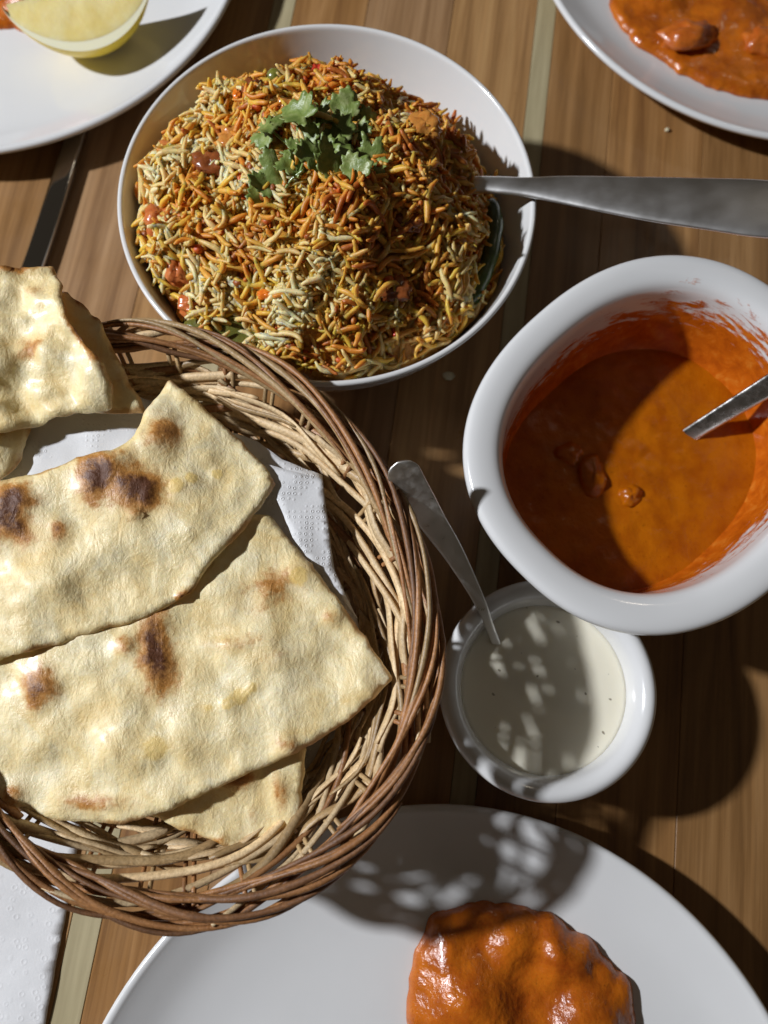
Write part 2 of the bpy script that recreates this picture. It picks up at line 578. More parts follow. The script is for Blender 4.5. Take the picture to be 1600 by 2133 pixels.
kg = M('rice_grain_skin')
ac = kg.attr('tint')
n1 = kg.noise(6, 3, .6)
cc = kg.mix(kg.ramp(n1, [(.45, 0.0), (.75, .35)]), ac, (.50, .24, .045), 'MIX')
n2 = kg.noise(14, 2, .5)
cc = kg.mix(kg.ramp(n2, [(.70, 0.0), (.74, .8)]), cc, (.06, .03, .01))
kg.to(cc, 'Base Color').set(Roughness=.42, Subsurface_Weight=.65, Subsurface_Radius=(1, .6, .25), Subsurface_Scale=.0035, Specular_IOR_Level=.38, Coat_Weight=.0, Coat_Roughness=.12)
kg.bump(kg.noise(11, 3, .6), .03, .6)
MAT['grain'] = kg.mat
km = M('rice_masala_bed').set(Roughness=.35, Coat_Weight=.2)
km.to(km.ramp(km.noise(2.2, 5, .65), [(.3, (.40, .13, .014)), (.5, (.60, .28, .04)), (.7, (.70, .45, .11))]), 'Base Color')
km.bump(km.noise(5, 4, .6), .2, .9)

TINTS = {'cream': (.74, .53, .22), 'white': (.82, .67, .36), 'yellow': (.74, .45, .06), 'gold': (.68, .36, .06), 'orange': (.62, .22, .022), 'masala': (.40, .11, .016)}
def grain_geo(rr, L, R, tint, bend):
    ns, nseg = 8, 6
    a = bend
    pts = []
    for i in range(ns + 1):
        t = (i / ns - .5)
        th = a * t
        if abs(a) > 1e-3: x, y = L * math.sin(th) / a, L * (1 - math.cos(th)) / a
        else: x, y = L * t, 0
        y += .04 * L * math.sin(6 * t + rr.uniform(-.3, .3))
        pts.append((x, y, .03 * L * math.sin(5 * t + 1)))
    rad = [R * max(.42, (1 - .75 * abs(2 * (i / ns - .5)) ** 4.0)) * (1 + .16 * rr.uniform(-1, 1)) for i in range(ns + 1)]
    V, F = sweep(pts, np.array(rad), np.array(rad) * .85, nseg)
    T = []
    end = rr.random()
    for i in range(ns + 1):
        k = 1.0
        c = np.array(tint) * (1 + .12 * rr.uniform(-1, 1))
        if end < .22 and i > ns - 3: c = np.array((.62, .24, .03))
        for _ in range(nseg): T.append(c)
    return np.array(V), F, np.array(T)

rg = random.Random(21)
def pick_tint(x, y):
    """masala-rich on the right and middle, paler to the lower left, all mixed"""
    w = .50 + .75 * fbm(x, y, 5.5, .38, 2) + .5 * fbm(x, y, 1.5, 1.0, 1) + .035 * (x + 1.5) + .035 * (y - 17)
    q = rg.random()
    if w > .66: tb = [('gold', .28), ('orange', .36), ('masala', .20), ('yellow', .10), ('cream', .06)]
    elif w > .40: tb = [('gold', .28), ('yellow', .24), ('orange', .10), ('cream', .32), ('masala', .06)]
    else: tb = [('cream', .34), ('white', .40), ('yellow', .18), ('gold', .08)]
    for k, p in tb:
        q -= p
        if q <= 0: return k
    return tb[0][0]

library = {}
for k, t in TINTS.items():
    library[k] = []
    for i in range(5):
        rr = random.Random(hash((k, i)) % 1000 if False else i * 17 + len(k) * 5 + ord(k[0]))
        b = [.2, .7, 1.3, -.9, 2.2][i]
        Vg, Fg, Tg = grain_geo(rr, 1.1 + .5 * rr.random(), .106 + .020 * rr.random(), t, b)
        library[k].append((Vg, Fg, Tg, mesh('rice_grain', Vg, Fg, attrs={'tint': Tg})))
        library[k][-1][3].materials.append(kg.mat)

rice = tag(empty('rice_mound', (RC[0], RC[1], .9)), 'heaped orange and yellow spiced rice in the round white bowl', 'rice')
# bed of rice and masala under the loose grains
V, F = [], []
nr_, na_ = 80, 220
for i in range(nr_ + 1):
    r = RR * 1.04 * i / nr_
    for j in range(na_):
        t = 2 * math.pi * j / na_
        x, y = RC[0] + r * math.cos(t), RC[1] + r * math.sin(t)
        k = i / nr_
        z = rice_h(x, y) - .03 + .10 * fbm(x, y, 4.4, 3.2, 2)
        db = math.hypot(x - BC[0], y - BC[1])
        if db > 7.5:
            s = 7.5 / db; x, y = BC[0] + (x - BC[0]) * s, BC[1] + (y - BC[1]) * s
        V.append((x, y, z))
for i in range(nr_):
    for j in range(na_):
        k = (j + 1) % na_
        F.append((i * na_ + j, (i + 1) * na_ + j, (i + 1) * na_ + k, i * na_ + k))
base = (nr_ + 1) * na_
for j in range(na_):
    t = 2 * math.pi * j / na_
    V.append((BC[0] + 4.6 * math.cos(t), BC[1] + 4.6 * math.sin(t), 1.6))
for j in range(na_):
    k = (j + 1) % na_
    F.append((nr_ * na_ + j, base + j, base + k, nr_ * na_ + k))
F.append(tuple(base + j for j in range(na_ - 1, -1, -1)))
link('rice_bed', mesh('rice_bed', V, F, origin=(RC[0], RC[1], .9)), km.mat, rice, (RC[0], RC[1], .9))

def grain_frame(x, y, lift, tiltmax):
    e = .25
    z = rice_h(x, y)
    n = Vector((-(rice_h(x + e, y) - rice_h(x - e, y)) / (2 * e), -(rice_h(x, y + e) - rice_h(x, y - e)) / (2 * e), 1)).normalized()
    a = rg.uniform(0, 2 * math.pi)
    t = Vector((math.cos(a), math.sin(a), 0)); t = (t - n * t.dot(n)).normalized()
    t = (t + n * rg.uniform(-.3, tiltmax * .55)).normalized()
    s = n.cross(t).normalized()
    n2 = t.cross(s)
    roll = rg.uniform(0, 2 * math.pi)
    s2 = s * math.cos(roll) + n2 * math.sin(roll)
    n3 = t.cross(s2)
    return Matrix((t, s2, n3)).transposed(), Vector((x, y, z)) + n * lift

GN, GT, GV, GF = 0, [], [], []
part_n = 0
def no_grain(x, y):   # the pepper piece and the bean stay in view
    return (x + 5.0) ** 2 / 1.7 + (y - 13.9) ** 2 / .30 < 1 and rg.random() < .12
for i in range(3900):
    a, q = rg.uniform(0, 2 * math.pi), math.sqrt(rg.random())
    x, y = RC[0] + RR * 1.04 * q * math.cos(a), RC[1] + RR * 1.04 * q * math.sin(a)
    if math.hypot(x - BC[0], y - BC[1]) > 7.55 or no_grain(x, y): continue
    top = i >= 2600
    Mx, p = grain_frame(x, y, rg.uniform(-.06, .10) if not top else rg.uniform(.10, .26), .35 if not top else .75)
    db = Vector((p[0] - BC[0], p[1] - BC[1])).length
    if db > 7.2: p = p + Vector((0, 0, .15))
    kname = pick_tint(x, y)
    Vg, Fg, Tg, meg = library[kname][rg.randrange(5)]
    sc = rg.choice((rg.uniform(.5, .8), rg.uniform(.8, 1.12), rg.uniform(.9, 1.15)))
    Vw = Vg @ (np.array(Mx) * sc).T + np.array(p)
    rw_ = np.hypot(Vw[:, 0] - BC[0], Vw[:, 1] - BC[1])
    if np.any((rw_ > np.interp(Vw[:, 2], [.95, 1.75, 3.4, 5.3, 6.6, 7.0, 7.3], [3.6, 5.3, 6.5, 7.4, 7.85, 7.95, 8.2]))): continue
    if top and part_n < 300 and rg.random() < .30:
        o = bpy.data.objects.new('rice_grain', meg)
        col.objects.link(o)
        o.parent = rice
        o.matrix_local = Matrix.Translation(p * S - abs_loc(rice)) @ (Mx * sc).to_4x4()
        part_n += 1
    else:
        R_ = np.array(Mx) * sc
        GV.append(Vw)
        sa_ = np.array([.20 + .85 * fbm(v_[0], v_[1], v_[2], .8, 2) + .025 * (v_[0] + 1) for v_ in Vw[::6]]).clip(0, .75).repeat(6)[:, None]
        GT.append(Tg * (1 - sa_) + sa_ * np.array((.64, .295, .042)) * (.85 + .3 * rg.random()))
        GF.extend([tuple(v + GN for v in f) for f in Fg]); GN += len(Vg)
# spice paste, onion shreds and broken bits that stick the grains together
for i in range(900):
    a, q = rg.uniform(0, 2 * math.pi), math.sqrt(rg.random())
    x, y = RC[0] + RR * q * math.cos(a), RC[1] + RR * q * math.sin(a)
    w = .55 + .9 * fbm(x, y, 5.5, .38, 2) + .035 * (x + 1.5)
    if math.hypot(x - BC[0], y - BC[1]) > 7.4 or rg.random() > w: continue
    z = rice_h(x, y) + rg.uniform(0, .22)
    rr3 = [rg.uniform(.06, .22) for _ in range(3)]
    Vb = []
    for j in range(7):
        th = math.pi * j / 6
        for k in range(8):
            ph = 2 * math.pi * k / 8
            v = Vector((math.sin(th) * math.cos(ph), math.sin(th) * math.sin(ph), math.cos(th)))
            n_ = 1 + .45 * noise.noise(v * 2.1 + Vector((i * 3.7, 0, 0)))
            Vb.append((x + v[0] * rr3[0] * n_, y + v[1] * rr3[1] * n_, z + v[2] * rr3[2] * n_ * .8))
    t_ = np.array(rg.choice([(.46, .13, .015), (.60, .22, .025), (.28, .075, .012), (.66, .30, .05), (.55, .10, .015)]))
    GV.append(np.array(Vb)); GT.append(np.tile(t_, (len(Vb), 1)))
    GF.extend([(GN + j * 8 + k, GN + (j + 1) * 8 + k, GN + (j + 1) * 8 + (k + 1) % 8, GN + j * 8 + (k + 1) % 8) for j in range(6) for k in range(8)])
    GN += len(Vb)
o = link('loose_rice', mesh('loose_rice', np.vstack(GV), GF, origin=(RC[0], RC[1], .9), attrs={'tint': np.vstack(GT)}), kg.mat, rice, (RC[0], RC[1], .9))
tag(o, kind='stuff')

# vegetables mixed into the rice
def veg_mat(name, c1, c2, rough=.25):
    k = M(name).set(Roughness=rough, Subsurface_Weight=.25, Subsurface_Radius=(1, .5, .2), Subsurface_Scale=.003, Coat_Weight=.3, Coat_Roughness=.1)
    k.to(k.ramp(k.noise(3, 4, .6), [(.3, c1), (.7, c2)]), 'Base Color')
    k.bump(k.noise(6, 3), .04, .6)
    return k.mat
mc = veg_mat('carrot_flesh', (.50, .12, .03), (.60, .20, .055))
mcb = veg_mat('bright_carrot', (.75, .16, .012), (.80, .25, .02))
mp_ = veg_mat('pea_skin', (.13, .14, .02), (.22, .22, .035))
mbn = veg_mat('bean_skin', (.03, .05, .012), (.06, .085, .02))
mpe = veg_mat('pepper_flesh', (.09, .10, .015), (.16, .15, .03))
mbr = veg_mat('masala_paste', (.16, .04, .012), (.30, .085, .02))
mre = veg_mat('tomato_skin', (.50, .03, .015), (.62, .07, .03))
mor = veg_mat('spiced_vegetable', (.50, .17, .03), (.60, .28, .06))
def vz(x, y, d): return (x, y, rice_h(x, y) + d)
G = 'vegetable bits in the rice'
for x, y, d, r, sd, mt, nm, cat, lab in [
    (-7.75, 18.5, .05, (.62, .75, .5), 1, mc, 'carrot_chunk', 'carrot', 'pinkish carrot chunk at the left edge of the rice'),
    (-6.95, 16.35, .0, (.5, .7, .45), 2, mc, 'carrot_chunk', 'carrot', 'carrot chunk half buried in pale rice, lower left of the bowl'),
    (-6.6, 15.25, -.05, (.55, .45, .4), 3, mc, 'carrot_chunk', 'carrot', 'dark carrot chunk just above the green pepper piece'),
    (-4.78, 22.74, .28, (.18, .26, .16), 4, mcb, 'carrot_bit', 'carrot', 'tiny bright orange carrot bit near the upper left of the rice'),
    (-3.56, 14.9, .30, (.34, .22, .18), 5, mcb, 'carrot_bit', 'carrot', 'bright orange carrot bit in the lower middle of the rice'),
    (-2.75, 21.7, .2, (.5, .3, .25), 14, mor, 'carrot_bit', 'carrot', 'soft orange carrot piece just above the coriander'),
    (-1.85, 25.1, .25, (.42, .3, .28), 6, mre, 'vegetable_bit', 'vegetable', 'dark red vegetable bit at the top of the rice'),
    (1.19, 14.0, .25, (.16, .28, .16), 7, mre, 'vegetable_bit', 'vegetable', 'small bright red vegetable bit at the bottom right of the rice'),
    (-3.5, 24.3, .15, (.38, .38, .38), 8, mp_, 'green_pea', 'pea', 'green pea at the upper left of the rice'),
    (1.95, 23.9, .18, (.42, .42, .42), 9, mp_, 'green_pea', 'pea', 'shiny green pea at the upper right of the rice'),
    (2.3, 21.5, .08, (.65, .6, .42), 10, mor, 'vegetable_chunk', 'vegetable', 'orange coated vegetable chunk right of the coriander'),
    (-4.9, 21.1, .0, (.7, .55, .4), 11, mor, 'vegetable_chunk', 'vegetable', 'orange coated vegetable chunk left of the coriander'),
    (-4.2, 22.9, .12, (.42, .5, .3), 12, mbr, 'masala_clump', 'masala', 'dark brown masala clump near the upper left of the rice'),
    (-5.7, 20.0, .12, (.75, .6, .3), 13, mbr, 'masala_clump', 'masala', 'dark brown masala clump on the left slope of the rice'),
    (1.1, 15.2, .12, (.7, .55, .3), 15, mbr, 'masala_clump', 'masala', 'dark brown masala clump low on the right of the rice'),
    (1.6, 17.4, .10, (.6, .4, .3), 16, mbr, 'masala_clump', 'masala', 'brown masala clump in the right middle of the rice'),
]:
    r = tuple(.88 * v for v in r)
    lump(nm, vz(x, y, d), r, mt, lab, cat, G, seed=sd, amp=.05 if 'pea' in nm else .5, fl=1.6 if 'pea' in nm else 2.0, box=0 if 'pea' in nm else 4)
# long bean against the right wall, pepper piece at the lower left
p = smooth_path([(5.15, 20.2, 6.35), (5.25, 19.0, 6.45), (5.0, 17.6, 6.4), (4.55, 16.4, 6.3), (4.2, 15.6, 6.1)], 26)
w = np.array([.34 * (1 - .55 * abs(2 * t - 1) ** 8) * (1 + .06 * math.sin(t * 30)) for t in np.linspace(0, 1, 26)])
V, F = sweep(p, w, w, 12)
tag(link('green_bean', mesh('green_bean', V, F, origin=p[12]), mbn, None, p[12]), 'long dark green bean between the rice and the right bowl wall', 'bean', G)
P, T, be, out = sheet([(-6.9, 14.35), (-6.0, 13.55), (-4.9, 13.35), (-3.6, 13.55), (-3.2, 13.95), (-4.2, 14.45), (-5.6, 14.65)], .2, seed=4, cham=2)
zt = [rice_h(-5, 14.0) + .20 + .10 * math.cos((x + 5) * 1.2) + .22 * (y - 14) + .05 * fbm(x, y, 1, 1.2) for x, y in P]
V, F = slab(P, T, be, zt, [z - .22 for z in zt])
c = (-5, 14, rice_h(-5, 14))
tag(link('pepper_piece', mesh('pepper_piece', V, F, origin=c), mpe, None, c), 'flat olive green pepper piece at the lower left rim of the rice bowl', 'pepper', G)

# coriander
cor = tag(empty('coriander_garnish', (-1.7, 19.7, rice_h(-1.7, 19.7))), 'chopped green coriander leaves on top of the rice', 'coriander')
kl = M('coriander_leaf').set(Roughness=.42, Subsurface_Weight=.0)
kl.to(kl.ramp(kl.noise(3.0, 4, .6), [(.3, (.11, .165, .03)), (.55, (.20, .26, .065)), (.8, (.38, .41, .19))]), 'Base Color')
kl.bump(kl.noise(5, 3, .6), .05, .7)
def leaf(x, y, L, ang, tilt, lobes, seed):
    rr = random.Random(seed)
    out = []
    n = 60
    for i in range(n):
        t = 2 * math.pi * i / n - math.pi
        # lobed fan outline, stem at -pi
        r = .42 + .18 * math.cos(t) + .24 * abs(math.cos(lobes * t * .5)) ** .8 + .065 * math.cos(13 * t) + rr.uniform(-.03, .03)
        if abs(abs(t) - math.pi) < .35: r *= .55
        out.append((r * math.cos(t), r * math.sin(t) * .85))
    P, T, be, o2 = sheet(out, .09, seed=seed, cham=0)
    V = []
    cu, cv, fl = rr.uniform(-1.2, 1.4), rr.uniform(-1.2, 1.2), rr.uniform(-.5, .5)
    zf = lambda u, v: .45 * cu * v * v + .4 * cv * u * u + fl * abs(v) + .05 * math.sin(7 * u + seed) * math.sin(6 * v)
    z0 = rice_h(x, y) + .32 + rr.uniform(0, .28)
    ca, sa = math.cos(ang), math.sin(ang)
    ti, tj = tilt
    VV, FF = slab(P * 1.0, T, be, [zf(*q) for q in P], [zf(*q) - .022 for q in P])
    for u, v, w_ in VV:
        u, v, w_ = u * L, v * L, w_ * L
        X, Y = u * ca - v * sa, u * sa + v * ca
        V.append((x + X, y + Y, z0 + w_ + ti * X + tj * Y))
    c = (x, y, z0)
    link('leaf', mesh('leaf', V, FF, origin=c), kl.mat, cor, c)
rl = random.Random(17)
spots = [(-3.65, 20.1), (-3.3, 20.45), (-2.15, 20.3), (-1.95, 19.8), (-1.3, 20.5), (-1.15, 19.9), (-.75, 21.6), (-.3, 21.7), (.15, 21.5), (-.5, 19.1), (.3, 19.7), (.45, 19.3), (-2.5, 19.3),
         (-2.2, 18.9), (-1.7, 18.8), (-3.1, 18.4), (-3.75, 17.95), (-3.4, 18.1), (-1.1, 18.4), (-.5, 18.3), (-1.6, 21.0), (-2.7, 18.5), (-.1, 20.5), (-1.5, 19.4), (-2.6, 19.9), (-.7, 20.7), (-.9, 19.3), (.1, 18.7)]
for i, (x, y) in enumerate(spots):
    L = rl.uniform(.62, 1.0) if i not in (2, 5, 9, 10) else rl.uniform(1.15, 1.35)
    leaf(x, y, L, rl.uniform(0, 6.28), (rl.uniform(-.75, .75), rl.uniform(-.35, .75)), [3, 3, 5, 4][i % 4], i + 11)
mst = veg_mat('coriander_stem_skin', (.16, .24, .07), (.26, .34, .12))
for pts in ([(-3.4, 19.5), (-2.6, 19.3), (-1.9, 19.35)], [(-2.3, 18.2), (-2.0, 19.0), (-1.6, 19.9)], [(-.7, 18.3), (-.6, 19.2), (-.2, 20.0)], [(-3.6, 20.6), (-3.0, 19.9), (-2.5, 19.6)], [(.2, 21.2), (-.3, 20.6), (-.9, 20.4)], [(-2.9, 17.7), (-2.6, 18.2), (-2.1, 18.4)]):
    q = smooth_path([(x, y, rice_h(x, y) + .42) for x, y in pts], 14)
    V, F = sweep(q, .05, .05, 6)
    link('stem', mesh('stem', V, F, origin=q[7]), mst, cor, q[7])

# ------------------------------------------------------------------ cutlery
def handle_mesh(path, half_w, half_h, n=60, nseg=16, power=2.6, upv=None, tip=1.0):
    p = smooth_path(path, n)
    t = np.linspace(0, 1, n)
    w = np.interp(t, *zip(*half_w)); h = np.interp(t, *zip(*half_h)) if not isinstance(half_h, float) else half_h
    k = np.ones(7) / 7
    w = np.convolve(np.pad(w, 3, 'edge'), k, 'valid')
    if tip:
        d = np.linalg.norm(p - p[-1], axis=1); r_ = w.max() * tip
        w = w * np.sqrt(np.clip(1 - np.clip(1 - d / r_, 0, 1) ** 2, .004, 1))
    return sweep(p, w, h, nseg, upv, power), p

def scoop(path_end, direction, L, W, D, up_, n=16):
    """spoon bowl: shallow egg-shaped dish, double walled"""
    d = Vector(direction).normalized(); u = Vector(up_); s = d.cross(u).normalized(); u = s.cross(d).normalized()
    V, F = [], []
    nr, na = 8, 28
    for side in (0, 1):
        for i in range(nr + 1):
            q = i / nr
            for j in range(na):
                t = 2 * math.pi * j / na
                a = q * math.cos(t); b = q * math.sin(t)
                wl = W * (1 - .12 * a)
                z = -D * (1 - q * q) - side * .09
                V.append(Vector(path_end) + d * (L + a * L) + s * (b * wl) + u * z)
    o = (nr + 1) * na
    for side in (0, 1):
        for i in range(nr):
            for j in range(na):
                k = (j + 1) % na
                f = (side * o + i * na + j, side * o + (i + 1) * na + j, side * o + (i + 1) * na + k, side * o + i * na + k)
                F.append(f if side == 0 else tuple(reversed(f)))
    for j in range(na):
        k = (j + 1) % na
        F.append((nr * na + j, o + nr * na + j, o + nr * na + k, nr * na + k))
    return V, F

# serving spoon in the rice bowl, worn and scratched broad handle
ks = M('worn_spoon_steel').set(Metallic=1.0)
nb = ks.noise(1.1, 5, .65)
ks.to(ks.ramp(nb, [(.3, (.80, .79, .77)), (.6, (.86, .855, .85)), (.8, (.90, .90, .90))]), 'Base Color')
ks.to(ks.ramp(ks.noise(.9, 3, .5), [(.3, .30), (.7, .40)]), 'Roughness')
b1 = ks.bump(ks.noise(.8, 3, .5), .02, .4)
wv = ks.n('ShaderNodeTexWave', wave_type='BANDS', bands_direction='Y')
wv.inputs['Scale'].default_value = 1.6; wv.inputs['Distortion'].default_value = 9; wv.inputs['Detail'].default_value = 5
ks.l(ks.co(), wv.inputs['Vector'])
ks.bump(wv.outputs['Fac'], .004, .15, b1)
sp = tag(empty('serving_spoon', (6.6, 20.05, 7.2)), 'scratched steel serving spoon sticking out of the rice bowl', 'spoon')
(V, F), p = handle_mesh([(4.2, 20.55, 6.75), (5.0, 20.42, 6.98), (6.63, 20.05, 7.33), (8.1, 19.72, 7.6), (10.6, 19.05, 8.1), (13.25, 18.35, 8.7), (15.3, 17.85, 9.1), (16.3, 17.7, 9.3)],
    [(0, .42), (.12, .38), (.25, .42), (.42, .66), (.60, 1.02), (.78, 1.26), (.9, 1.22), (1, 1.05)], .16, 110, 24, 2.2)
link('handle', mesh('handle', V, F, origin=(6.6, 20.05, 7.2)), ks.mat, sp, (6.6, 20.05, 7.2))
V, F = scoop((4.35, 20.5, 6.8), (-1, .12, -.55), 1.9, 1.5, .5, (0, 0, 1))
link('scoop', mesh('scoop', V, F, origin=(3, 20, 6)), MAT['steel'], sp, (3, 20, 6))

# knife handle on the table at the left, running under the top left plate
kk = steel('mirror_steel', .07, (.50, .49, .47), .01)
kn = tag(empty('table_knife', (-15, 24, 0)), 'shiny dark steel knife handle on the table left of the rice bowl', 'knife')
(V, F), p = handle_mesh([(-16.6, 15.5, .32), (-15.9, 19.5, .32), (-15.4, 22.0, .32), (-14.4, 27.8, .32), (-13.6, 32, .32)], [(0, .52), (.6, .50), (1, .42)], .24, 60, 24, 5.0)
link('handle', mesh('handle', V, F, origin=(-15, 24, 0)), kk.mat, kn, (-15, 24, 0))
P, T, be, out = sheet([(-13.85, 32), (-13.3, 31.9), (-11.6, 41), (-11.4, 43), (-12.2, 43.6), (-12.6, 41)], .3, seed=2, cham=1)
V, F = slab(P, T, be, [.36] * len(P), [.26] * len(P))
link('blade', mesh('blade', V, F, origin=(-15, 24, 0)), kk.mat, kn, (-15, 24, 0))

# ------------------------------------------------------------------ oval curry dish
CC, CANG = (11.28, 10.2), math.radians(43)
A, B = 7.78, 6.66
SE = 2.3
ring = lambda k, z, fl=0.0: (A - k, B - k, z)
prof = [(.0001, .0001, .5), ring(3.9, .5), ring(3.6, .02), ring(3.2, .02), ring(2.9, .3), ring(2.1, 1.2), ring(1.55, 2.8), ring(1.2, 4.6), ring(.97, 5.45), ring(.58, 5.75), ring(.16, 5.92), ring(.02, 6.1), ring(0, 6.28),
        ring(.06, 6.44), ring(.22, 6.54), ring(.55, 6.57), ring(1.0, 6.5), ring(1.28, 6.34), ring(1.44, 6.05), ring(1.52, 5.6), ring(1.66, 4.6), ring(1.92, 2.9), ring(2.5, 1.6), ring(3.85, 1.0), (.0001, .0001, .95)]
q = smooth_path(prof, (len(prof) - 1) * 3 + 1)
V, F = lathe([tuple(np.maximum(v, 1e-9)) for v in q], 180, ang=CANG, c=CC, se=SE)
ko = porcelain('curry_dish_porcelain', (.71, .71, .705))
# sauce smeared up the inner wall (a stain with its own ragged shape)
tc = ko.n('ShaderNodeTexCoord'); sx = ko.n('ShaderNodeSeparateXYZ'); ko.l(tc.outputs['Object'], sx.inputs[0])
vr = ko.co(rot=(0, 0, 0))
lowf = ko.noise(.16, 2, .5, vr); mid = ko.noise(.8, 5, .65, ko.co(scale=(1, 1, .45)), .5); fine = ko.noise(3.2, 5, .7)
xx = ko.math('MULTIPLY', sx.outputs[0], 100); yy = ko.math('MULTIPLY', sx.outputs[1], 100); zz = ko.math('MULTIPLY', sx.outputs[2], 100)
angn = ko.math('ARCTAN2', yy, xx)
cmb = ko.n('ShaderNodeCombineXYZ'); ko.l(ko.math('ADD', ko.math('MULTIPLY', angn, 3.2), ko.math('MULTIPLY', zz, -.75)), cmb.inputs[0]); ko.l(ko.math('MULTIPLY', zz, 1.9), cmb.inputs[1])
streak = ko.noise(1.5, 5, .68, cmb.outputs[0], .4)
hgt = ko.math('ADD', ko.math('MULTIPLY', ko.math('SUBTRACT', streak, .5), 6.5), ko.math('MULTIPLY', ko.math('SUBTRACT', fine, .5), 1.4))
hgt = ko.math('ADD', ko.math('ADD', hgt, 5.1), ko.math('ADD', ko.math('MULTIPLY', xx, .10), ko.math('MULTIPLY', yy, .08)))
edge = ko.math('SUBTRACT', hgt, zz)
# inside only: elliptic radius below the inner wall
ca, sa = math.cos(CANG), math.sin(CANG)
ue = ko.math('ADD', ko.math('MULTIPLY', xx, ca / (A - .75)), ko.math('MULTIPLY', yy, sa / (A - .75)))
ve = ko.math('ADD', ko.math('MULTIPLY', xx, -sa / (B - .75)), ko.math('MULTIPLY', yy, ca / (B - .75)))
rad = ko.math('ADD', ko.math('MULTIPLY', ue, ue), ko.math('MULTIPLY', ve, ve))
geo = ko.n('ShaderNodeNewGeometry'); sn = ko.n('ShaderNodeSeparateXYZ'); ko.l(geo.outputs['Normal'], sn.inputs[0])
inside = ko.math('GREATER_THAN', sn.outputs[2], 0.02)
msk = ko.math('MULTIPLY', ko.math('MULTIPLY', ko.math('MULTIPLY', edge, 1.3, clamp=True), inside), ko.math('LESS_THAN', rad, 1.0))
basec = ko.b.inputs['Base Color'].links[0].from_socket
tone = ko.ramp(ko.noise(1.4, 5, .65, None, .4), [(.3, (.34, .06, .004)), (.55, (.54, .12, .006)), (.75, (.66, .24, .03))])
ko.to(ko.mix(msk, basec, tone), 'Base Color')
ko.bump(ko.math('MULTIPLY', msk, mid), .05, .6)
dish = link('curry_dish', mesh('curry_dish', V, F, origin=(*CC, 0)), ko.mat, None, (*CC, 0))
tag(dish, 'oval white dish with wide rounded rim half full of orange curry', 'bowl')
# the liquid
V, F = [], []
nr, na = 40, 140
for i in range(nr + 1):
    k = i / nr
    for j in range(na):
        t = 2 * math.pi * j / na
        ks_ = (abs(math.cos(t)) ** SE + abs(math.sin(t)) ** SE) ** (-1 / SE) * k
        x, y = (A - 1.88) * ks_ * math.cos(t), (B - 1.88) * ks_ * math.sin(t)
        X, Y = CC[0] + x * ca - y * sa, CC[1] + x * sa + y * ca
        z = 2.45 + (.07 * fbm(X, Y, 2, .55, 3) + .035 * fbm(X, Y, 6, 1.8, 2)) 
        V.append((X, Y, z))
for i in range(nr):
    for j in range(na):
        l_ = (j + 1) % na
        F.append((i * na + j, (i + 1) * na + j, (i + 1) * na + l_, i * na + l_))
b0 = len(V)
for j in range(na):
    t = 2 * math.pi * j / na
    x, y = (A - 3.3) * math.cos(t), (B - 3.3) * math.sin(t)
    V.append((CC[0] + x * ca - y * sa, CC[1] + x * sa + y * ca, 1.2))
for j in range(na):
    l_ = (j + 1) % na
    F.append((nr * na + j, b0 + j, b0 + l_, nr * na + l_))
tag(link('curry_sauce', mesh('curry_sauce', V, F, origin=(*CC, 1)), MAT['liquid'], None, (*CC, 1)), 'smooth orange curry sauce pooled in the oval white dish', 'curry')
for x, y, r, sd, lab in [(8.7, 10.7, (.75, .55, .4), 3, 'sunken chunk farthest left in the shaded curry sauce'), (9.6, 9.75, (.7, .95, .5), 5, 'large sunken chunk in the middle of the shaded curry sauce'), (11.15, 8.85, (.55, .5, .42), 6, 'round chunk at the shadow edge in the curry sauce')]:
    lump('curry_chunk', (x, y, 2.3), r, MAT['liquid'], lab, 'food chunk', 'chunks in the curry', seed=sd, amp=.3)
cs = tag(empty('curry_spoon', (13.95, 11.57, 2.3)), 'flat steel spoon handle rising from the curry at the right edge', 'spoon')
(V, F), p = handle_mesh([(13.3, 11.25, 1.65), (13.95, 11.57, 2.4), (16.22, 12.68, 5.0), (17.69, 13.33, 7.0), (19.4, 14.1, 9.0)], [(0, .30), (.3, .36), (.6, .48), (.9, .62), (1, .6)], .08, 50, 16, 3.4, (.0, -.30, 1))
link('handle', mesh('handle', V, F, origin=(13.95, 11.57, 2.3)), MAT['steel'], cs, (13.95, 11.57, 2.3))
V, F = scoop((13.5, 11.35, 1.75), (-1, -.5, -.15), 1.5, 1.2, .35, (0, 0, 1))
link('scoop', mesh('scoop', V, F, origin=(13, 11, 1.7)), MAT['steel'], cs, (13, 11, 1.7))

# ------------------------------------------------------------------ small dip dish
DC = (6.81, .97)
prof = [(0, .4), (2.1, .4), (2.3, .02), (2.7, .02), (2.95, .3), (3.45, 1.4), (3.8, 2.8), (3.98, 3.8), (4.03, 4.15), (3.97, 4.4), (3.8, 4.53), (3.6, 4.52), (3.4, 4.38), (3.25, 4.1), (3.12, 3.4), (2.9, 2.0), (2.2, 1.0), (0, .8)]
V, F = lathe(smooth_prof(prof), 128, c=DC)
tag(link('dip_dish', mesh('dip_dish', V, F, origin=(*DC, 0)), MAT['porcelain'], None, (*DC, 0)), 'small round white dish of pale dip beside the basket', 'bowl')
kr_ = M('yogurt_dip').set(Roughness=.14, Subsurface_Weight=.3, Subsurface_Radius=(1, .9, .7), Subsurface_Scale=.003, Specular_IOR_Level=.5)
nd_ = kr_.noise(2.6, 2, .5)
cc = kr_.mix(kr_.ramp(kr_.noise(3.4, 1, .3), [(.75, 0.0), (.78, .8)]), (.86, .81, .66), (.18, .14, .08))
kr_.to(cc, 'Base Color'); kr_.bump(kr_.noise(.7, 2), .03, .5)
